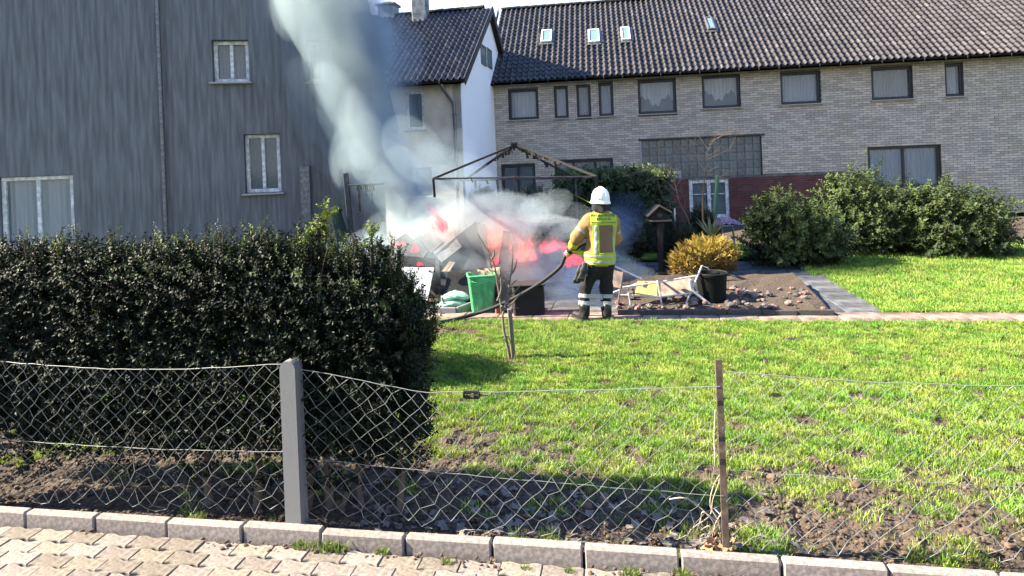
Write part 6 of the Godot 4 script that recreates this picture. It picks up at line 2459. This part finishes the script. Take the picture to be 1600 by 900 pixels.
		var so := Geo.new()
		so.bar(Vector3(a.x, 0.012, a.z + 0.07), Vector3(a.x, 0.012, a.z) + q[1] * 1.25, 0.10, 0.024, 0.008, Vector3.UP)
		var bo := put("boot", bg, M.boot, man)
		put("sole", so, M.rubber, bo)
	# helmet
	var hx := Transform3D(Basis(Vector3.UP, 0.45) * Basis(Vector3.RIGHT, 0.06), head + Vector3(0.0, -0.035, 0.0))
	var hg := Geo.new()
	hg.lathe(PackedVector2Array([Vector2(0.118, 0.012), Vector2(0.146, -0.008), Vector2(0.150, -0.002), Vector2(0.132, 0.03), Vector2(0.130, 0.07), Vector2(0.124, 0.105), Vector2(0.110, 0.145), Vector2(0.086, 0.178), Vector2(0.05, 0.198), Vector2(0.0, 0.205)]), 36, hx, 0.88, 1.08)
	var he := put("helmet", hg, M.helmet, man)
	var cr := Geo.new()
	var cp := PackedVector3Array()
	for i in 13:
		var a := PI * (0.12 + 0.76 * i / 12.0)
		cp.push_back(hx * Vector3(0, 0.03 + sin(a) * 0.178, cos(a) * 0.142))
	cr.tube(cp, PackedFloat32Array([0.011]), 8)
	put("crest", cr, M.helmet, he)
	for a in [-0.30, 0.08, 0.42]:
		var dir := Vector3(sin(a), 0, cos(a))
		var st := Geo.new()
		if a == 0.08:
			st.lathe(PackedVector2Array([Vector2(0.011, 0), Vector2(0.011, 0.004), Vector2(0, 0.005)]), 12, Transform3D(Basis(dir.cross(Vector3.UP), dir, Vector3.UP), head + Vector3(0, 0.018, 0.0) + dir * 0.134))
		else:
			st.box(head + Vector3(0, 0.018, 0) + dir * (0.131 if a < 0 else 0.130), Vector3(0.034, 0.014, 0.008), 0.003, Basis(Vector3.UP, a) * Basis(Vector3.BACK, -0.12))
		put("vent", st, M.black_frame, he)
	# neck guard of dark cloth
	var ng := Geo.new()
	for i in 30:
		for k in 5:
			var pts := PackedVector3Array()
			for w in [[0, 0], [1, 0], [1, 1], [0, 1]]:
				var a := lerpf(-2.0, 2.0, (i + w[0]) / 30.0)
				var v: float = (k + w[1]) / 5.0
				var r := 0.118 + 0.012 * v + 0.012 * v * sin(a * 5.0 + 0.6)
				pts.push_back(head + Vector3(sin(a) * r * 0.97, -0.02 - v * (0.135 - 0.02 * absf(a)), cos(a) * r * 1.02 + 0.01 * v))
			ng.quad(pts[3], pts[2], pts[1], pts[0])
	put("neck_guard", ng, M.black_cloth, man)
	# gloves clipped to the belt
	var gl := thing("work_gloves", "pair of black work gloves hanging from the firefighter's left hip", "gloves", base)
	gl.rotation.z = -ROLL
	for q: Vector3 in [Vector3(-0.205, 0.69, 0.10), Vector3(-0.255, 0.66, 0.06)]:
		var gf := Field.new()
		gf.k = 0.014
		gf.bone(q + Vector3(0.02, 0.06, -0.01), q, 0.036, 0.04, 0.6)
		gf.bone(q, q + Vector3(-0.02, -0.06, 0), 0.042, 0.038, 0.55)
		for i in 4:
			var r0 := q + Vector3(-0.045 + 0.018 * i, -0.07, 0)
			var m := r0 + Vector3(-0.014 - 0.006 * (2 - i), -0.04, 0.01)
			gf.bone(r0, m, 0.012, 0.012)
			gf.bone(m, m + Vector3(-0.012 + 0.004 * i, -0.036 - 0.004 * (i % 3), -0.006), 0.012, 0.0105)
		gf.bone(q + Vector3(0.035, -0.02, 0.01), q + Vector3(0.05, -0.075, 0.02), 0.014, 0.012)
		var gg := Geo.new()
		gf.mesh_into(gg, q - Vector3(0.14, 0.2, 0.08), q + Vector3(0.1, 0.12, 0.09), 0.007)
		put("glove", gg, M.glove, gl)
	var cl := Geo.new()
	var rp := PackedVector3Array()
	for i in 21:
		var a := TAU * i / 20.0
		rp.push_back(Vector3(-0.20 + cos(a) * 0.016, 0.755 + sin(a) * 0.034, 0.10))
	cl.tube(rp, PackedFloat32Array([0.0045]), 6)
	put("clip", cl, M.galvanised, gl)
	# hose with nozzle
	var hose := thing("fire_hose", "black fire hose running from the firefighter's hand down to the lawn's edge", "hose")
	var mx := man.transform
	var pts := PackedVector3Array()
	for q in [Vector3(-0.02, 1.24, -0.50), Vector3(0.03, 1.10, -0.42), Vector3(-0.06, 1.02, -0.34), Vector3(-0.20, 0.975, -0.255)]:
		pts.push_back(mx * q)
	pts.push_back(mx * (lh + D * 0.05))
	pts.push_back(mx * (lh - D * 0.05))
	var dd := -(mx * lh).z
	for q in [[875, 417, 0.0], [850, 438, 0.03], [820, 457, 0.06], [795, 470, 0.08], [768, 482, 0.10], [740, 491, 0.12]]:
		pts.push_back(at(q[0], q[1], dd + q[2]))
	for q in [[712, 499], [684, 504], [640, 507], [580, 506], [500, 511], [420, 508], [330, 514], [200, 512], [60, 520], [-80, 522]]:
		pts.push_back(gnd(q[0], q[1], 0.036))
	var hg2 := Geo.new()
	pts = smooth_path(pts, 7)
	hg2.tube(pts, PackedFloat32Array([0.027]), 12)
	put("hose_line", hg2, M.rubber, hose)
	var nz := Geo.new()
	var n0 := mx * Vector3(-0.02, 1.24, -0.50)
	var nd := (mx.basis * Vector3(-0.62, 0.35, -0.7)).normalized()
	nz.tube(pv([n0 - nd * 0.04, n0 + nd * 0.02, n0 + nd * 0.021, n0 + nd * 0.12, n0 + nd * 0.125, n0 + nd * 0.18]), PackedFloat32Array([0.036, 0.036, 0.026, 0.022, 0.032, 0.034]), 14)
	put("nozzle", nz, M.zinc, hose)


# ---------------------------------------------------------------- what lies beside the photograph's frame
func build_sides() -> void:
	for s in [-1.0, 1.0]:
		var a := to_garden(gnd(463, 829))
		var b := to_garden(gnd(1134, 866))
		var p0 := garden * Vector3(a.x - 2.35 if s < 0 else b.x, 0, -0.11)
		var p1 := garden * Vector3(a.x if s < 0 else b.x + 2.35, 0, -0.11)
		var fn := thing("wire_fence", "neighbouring chain link bay, on the concrete post's far side from the sapling" if s < 0 else "neighbouring chain link bay beyond the rusty iron post, before open lawn", "fence")
		if s < 0:
			post_concrete(fn, p0, 1.05)
		else:
			post_iron(fn, p1, 1.05)
		var top := func(t: float) -> float: return 1.0 - 0.05 * sin(t * PI)
		var mid := func(t: float) -> float: return 0.47 - 0.02 * sin(t * PI)
		wire_bay(fn, p0 + (Vector3(0.05, 0, 0) if s < 0 else Vector3(0.02, 0, 0)), p1 - (Vector3(0.05, 0, 0) if s < 0 else Vector3(0.02, 0, 0)), top, mid)
	# shrubs on the right, before the brick house
	var tw := twig_mesh(12, 6, 0.14, 0.06, 0.03)
	for q in [[1230, 385, 12.5, 0.7, 0.75, "broad leafy shrub before the brick house, beside the covered table"], [1345, 370, 13.5, 0.9, 0.95, "tall leafy shrub before the brick house, second from the terrace door"], [1480, 378, 12.8, 0.8, 0.8, "wide leafy shrub before the brick house, furthest from the terrace door"]]:
		var sh := thing("garden_shrub", q[5], "shrub", Vector3.ZERO, 0.0, "shrubs before the brick house")
		var c := at(q[0], q[1], q[2])
		c.y = q[4] * 0.75
		crown("crown", sh, tw, M.leaf, [[c, Vector3(q[3], q[4], q[3])], [c + Vector3(0.5, -0.15, 0.2), Vector3(q[3], q[4], q[3]) * 0.7], [c + Vector3(-0.35, 0.35, 0.1), Vector3(q[3], q[4], q[3]) * 0.5]], 2100, 1.2, 0.6, Color(0.03, 0.048, 0.022), Color(0.075, 0.105, 0.03), 0.4, 0.3)
		for i in 3:
			var st := Geo.new()
			st.tube(pv([Vector3(c.x + 0.1 * i - 0.1, -0.1, c.z), c + Vector3(0.2 * i - 0.2, 0.1, 0)]), PackedFloat32Array([0.025, 0.012]), 6)
			put("stem", st, M.bark, sh)
	# grass on both sides of the patio
	var lw := setting("side_lawn")
	for s in [[-9.0, -2.6], [4.45, 14.0]]:
		var g := Geo.new()
		g.quad(garden * Vector3(s[0], -0.012, -5.68), garden * Vector3(s[1], -0.012, -5.68), garden * Vector3(s[1], -0.012, -18), garden * Vector3(s[0], -0.012, -18))
		put("soil_surface", g, M.soil, lw)
		var gx: Array[Transform3D] = []
		var gc := PackedColorArray()
		for i in 30000:
			var x := rng.randf_range(s[0], s[1])
			var z := -5.7 - 7.0 * pow(rng.randf(), 1.4)
			if x > 0 and z > -8.5 and x < 4.6:
				continue
			var k := rng.randf_range(1.0, 1.7)
			gx.append(garden * Transform3D(Basis(Vector3.UP, rng.randf() * TAU).scaled(Vector3(k, k, k)), Vector3(x, -0.012, z)))
			gc.push_back(grass_tint(x, z, 0.15))
		scatter("grass", tuft_mesh(1, 11, 0.055, 0.034, 0.006), M.grass, gx, gc, lw)


# ---------------------------------------------------------------- fire, smoke, water
func flame_mesh(sd: int, w: float, h: float, lean: float) -> ArrayMesh:
	# ragged tongues, each thinning to nothing at its tip and edges
	var fn := FastNoiseLite.new()
	fn.seed = sd
	fn.frequency = 2.4
	var r := RandomNumberGenerator.new()
	r.seed = sd
	var g := Geo.new()
	for tongue in 13:
		var x0 := r.randf_range(-0.5, 0.5) * w
		var hh := h * r.randf_range(0.4, 1.15) * (1.0 - 0.7 * absf(x0) / w)
		var ww := w * r.randf_range(0.22, 0.6)
		var z0 := r.randf_range(-0.25, 0.25) * w
		var ln := lean + r.randf_range(-0.3, 0.3)
		var ph := r.randf() * TAU
		var y0 := r.randf_range(-0.05, 0.12) * h
		var P := func(i: int, k: int) -> Vector3:
			var t := i / 10.0
			var a := TAU * k / 9.0
			var q := ww * 0.5 * pow(sin(PI * (0.02 + 0.98 * t)), 0.8) * (1.0 - 0.5 * t)
			q *= 1.0 + 0.8 * fn.get_noise_3d(cos(a) + tongue * 3.0, t * 3.0, sin(a))
			return Vector3(x0 + cos(a) * q + ln * t * t * hh + 0.2 * ww * sin(t * 8.0 + ph) * t, y0 + t * hh, z0 + sin(a) * q * 0.5)
		var hot := r.randf_range(0.5, 1.0)
		for i in 10:
			for k in 9:
				var al := 0.30 * hot * (1.0 - i / 11.0) * smoothstep(-1.0, 3.0, i)
				g.tint = Color(1, 1, 1, al)
				g.quad(P.call(i, k + 1), P.call(i, k), P.call(i + 1, k), P.call(i + 1, k + 1))
	return g.mesh()

func puff(parent: Node3D, p: Vector3, size: Vector3, turn: Vector3, m: FogMaterial, shells := 1) -> void:
	for k in shells:
		var o := FogVolume.new()
		o.name = "smoke_puff"
		o.shape = RenderingServer.FOG_VOLUME_SHAPE_ELLIPSOID
		o.size = size * (1.0 - 0.62 * k / shells)
		o.material = m
		o.position = p + size * 0.03 * k
		o.rotation = turn
		parent.add_child(o, true)

func build_fire_and_smoke() -> void:
	var fl := [[692, 366, 10.3, 0.26, 0.46, -0.5, "slanting tongue of flame above the overlapping roofing sheets"], [776, 392, 10.75, 0.42, 0.48, 0.05, "largest flame, between the tall grey sheet and the narrow board"], [777, 416, 10.3, 0.16, 0.22, 0.1, "small flame low behind the sapling's stem"], [822, 412, 10.5, 0.30, 0.52, -0.1, "flame in thick smoke above the black box"], [647, 396, 10.35, 0.12, 0.18, 0.1, "small flame between the blackened and the grey roofing sheet"], [656, 416, 10.0, 0.10, 0.09, 0.0, "tiny flame just above the white door panel"], [897, 418, 9.7, 0.26, 0.42, -0.1, "red flame glowing right behind the firefighter's hand"], [624, 386, 10.8, 0.2, 0.14, 0.2, "low flame along the edge of the blackened roofing sheet"], [862, 395, 10.8, 0.4, 0.3, 0.1, "wide faint flame deep in the smoke beside the firefighter"]]
	for i in fl.size():
		var q = fl[i]
		var o := put_mesh("flame", flame_mesh(300 + i, q[3], q[4], q[5]), M.flame)
		o.position = at(q[0], q[1], q[2])
		tag(o, q[6], "flame", "flames of the burning pile")
	for q in [[690, 345, 10.5, 0.06], [776, 372, 10.45, 0.1], [825, 395, 10.2, 0.07], [895, 400, 9.55, 0.05]]:
		var l := OmniLight3D.new()
		l.name = "flame_light"
		l.light_color = Color(1.0, 0.42, 0.16)
		l.light_energy = q[3]
		l.light_size = 0.15
		l.omni_range = 12.0
		l.omni_attenuation = 2.0
		l.shadow_enabled = true
		l.position = at(q[0], q[1], q[2])
		add_child(l)
	var mats: Array[FogMaterial] = []
	for q in [[0.12, Color(0.86, 0.97, 1.0)], [0.22, Color(0.88, 0.98, 1.0)], [0.36, Color(0.91, 0.99, 1.0)], [0.55, Color(0.95, 1.0, 1.0)], [0.12, Color(0.86, 0.95, 1.0)], [0.24, Color(0.62, 0.76, 0.95)], [0.11, Color(0.90, 0.98, 1.0)], [0.11, Color(0.58, 0.72, 0.92)]]:
		var m := FogMaterial.new()
		m.density = q[0]
		m.albedo = q[1]
		mats.append(m)
	# the rising column
	var col := Node3D.new()
	col.name = "smoke_plume"
	add_child(col)
	tag(col, "thick white smoke column rising from the burning pile past the dark gabled house", "smoke")
	col.set_meta("kind", "stuff")
	var way := [[676, 366, 11.3, 26], [648, 338, 11.7, 46], [618, 300, 12.2, 60], [590, 255, 12.4, 64], [570, 205, 12.5, 66], [553, 150, 12.5, 70], [540, 95, 12.5, 78], [530, 40, 12.5, 86], [522, -20, 12.5, 94], [515, -90, 12.5, 100]]
	for i in way.size() - 1:
		for k in 10:
			var t := (k + rng.randf()) / 10.0
			var c: Array = [lerpf(way[i][0], way[i + 1][0], t), lerpf(way[i][1], way[i + 1][1], t), lerpf(way[i][2], way[i + 1][2], t), lerpf(way[i][3], way[i + 1][3], t)]
			var r: float = c[3] * c[2] / F
			var wide := k % 3 == 0
			var off := Vector3(rng.randfn() * 0.40, rng.randfn() * 0.3, 0.0) * r * (0.5 if wide else 1.0) + Vector3(0, 0, rng.randf_range(-0.5, 0.4))
			var s := r * (rng.randf_range(1.0, 1.5) if wide else rng.randf_range(0.35, 0.95))
			var m := mats[2 if rng.randf() < 0.3 else 1]
			if wide:
				m = mats[0]
			puff(col, at(c[0], c[1], c[2]) + off, Vector3(s * rng.randf_range(0.8, 1.3), s * rng.randf_range(1.5, 3.6), rng.randf_range(1.0, 2.2)), Vector3(rng.randf_range(-0.2, 0.2), rng.randf_range(-0.2, 0.2), rng.randf_range(-0.2, 1.0)), m)
	# haze over the pile and the patio
	var hz := Node3D.new()
	hz.name = "smoke_haze"
	add_child(hz)
	tag(hz, "drifting grey blue smoke spread over the burning pile and the patio", "smoke")
	hz.set_meta("kind", "stuff")
	for q in [[635, 400, 10.7, 70, 50, 1], [700, 365, 10.8, 70, 40, 0], [720, 420, 10.3, 70, 45, 4], [800, 375, 10.3, 60, 45, 1], [840, 400, 10.1, 60, 45, 1], [790, 420, 10.0, 60, 40, 4], [850, 350, 10.3, 60, 30, 1], [870, 440, 9.9, 65, 45, 5], [840, 460, 9.8, 60, 35, 4], [900, 465, 9.9, 50, 32, 5], [760, 340, 10.9, 105, 45, 1], [700, 335, 10.9, 65, 50, 1], [815, 338, 11.0, 65, 34, 1], [710, 280, 11.0, 75, 55, 0], [890, 362, 10.8, 45, 30, 4], [650, 270, 11.2, 65, 75, 0], [690, 408, 9.98, 65, 32, 0], [655, 405, 10.05, 45, 32, 0], [975, 368, 11.3, 58, 34, 7], [968, 345, 11.6, 40, 40, 7], [930, 425, 10.6, 60, 40, 7], [590, 400, 10.3, 55, 65, 1], [985, 430, 10.6, 40, 26, 4]]:
		var r: float = q[2] / F
		for k in 4:
			puff(hz, at(q[0] + rng.randfn() * q[3] * 0.4, q[1] + rng.randfn() * q[4] * 0.35, q[2] + 0.1 * k), Vector3(q[3] * rng.randf_range(0.9, 2.3), q[4] * rng.randf_range(0.8, 2.0), (q[3] + q[4]) * rng.randf_range(0.6, 1.1)) * r * rng.randf_range(0.6, 1.15), Vector3(rng.randf_range(-0.3, 0.3), rng.randf() * TAU * 0.1, rng.randf_range(-0.7, 0.7)), mats[q[5]])
	# thin veil spreading round the column and before the dark house
	for i in 10:
		var t := (i + rng.randf()) / 10.0
		var px := lerpf(620.0, 505.0, t) + rng.randfn() * 42.0 - 12.0
		var py := lerpf(330.0, -40.0, t) + rng.randfn() * 30.0
		var r := 13.0 / F
		var s := rng.randf_range(60.0, 110.0)
		puff(hz, at(px, py, rng.randf_range(12.6, 13.3)), Vector3(s * rng.randf_range(1.2, 2.0), s * rng.randf_range(1.8, 3.2), 95) * r, Vector3(0, 0, rng.randf_range(-0.3, 0.9)), mats[6])
	# water thrown by the nozzle
	var wt := Node3D.new()
	wt.name = "water_spray"
	add_child(wt)
	tag(wt, "white spray of water fanning out left of the firefighter's shoulder", "water")
	wt.set_meta("kind", "stuff")
	var w0 := at(908, 345, 8.35)
	for q in [[800, 342, 9.9, 9, 3], [815, 335, 9.8, 7, 2], [830, 352, 9.6, 8, 2], [850, 334, 9.3, 5, 3]]:
		var w1 := at(q[0], q[1], q[2])
		var d := w1 - w0
		var o := FogVolume.new()
		o.name = "spray_jet"
		o.shape = RenderingServer.FOG_VOLUME_SHAPE_ELLIPSOID
		o.material = mats[q[4]]
		var y := d.normalized()
		var x := y.cross(Vector3.FORWARD).normalized()
		o.transform = Transform3D(Basis(x, y, x.cross(y)), (w0 + w1) / 2)
		o.size = Vector3(q[3] * 0.011, d.length(), 0.10)
		wt.add_child(o, true)
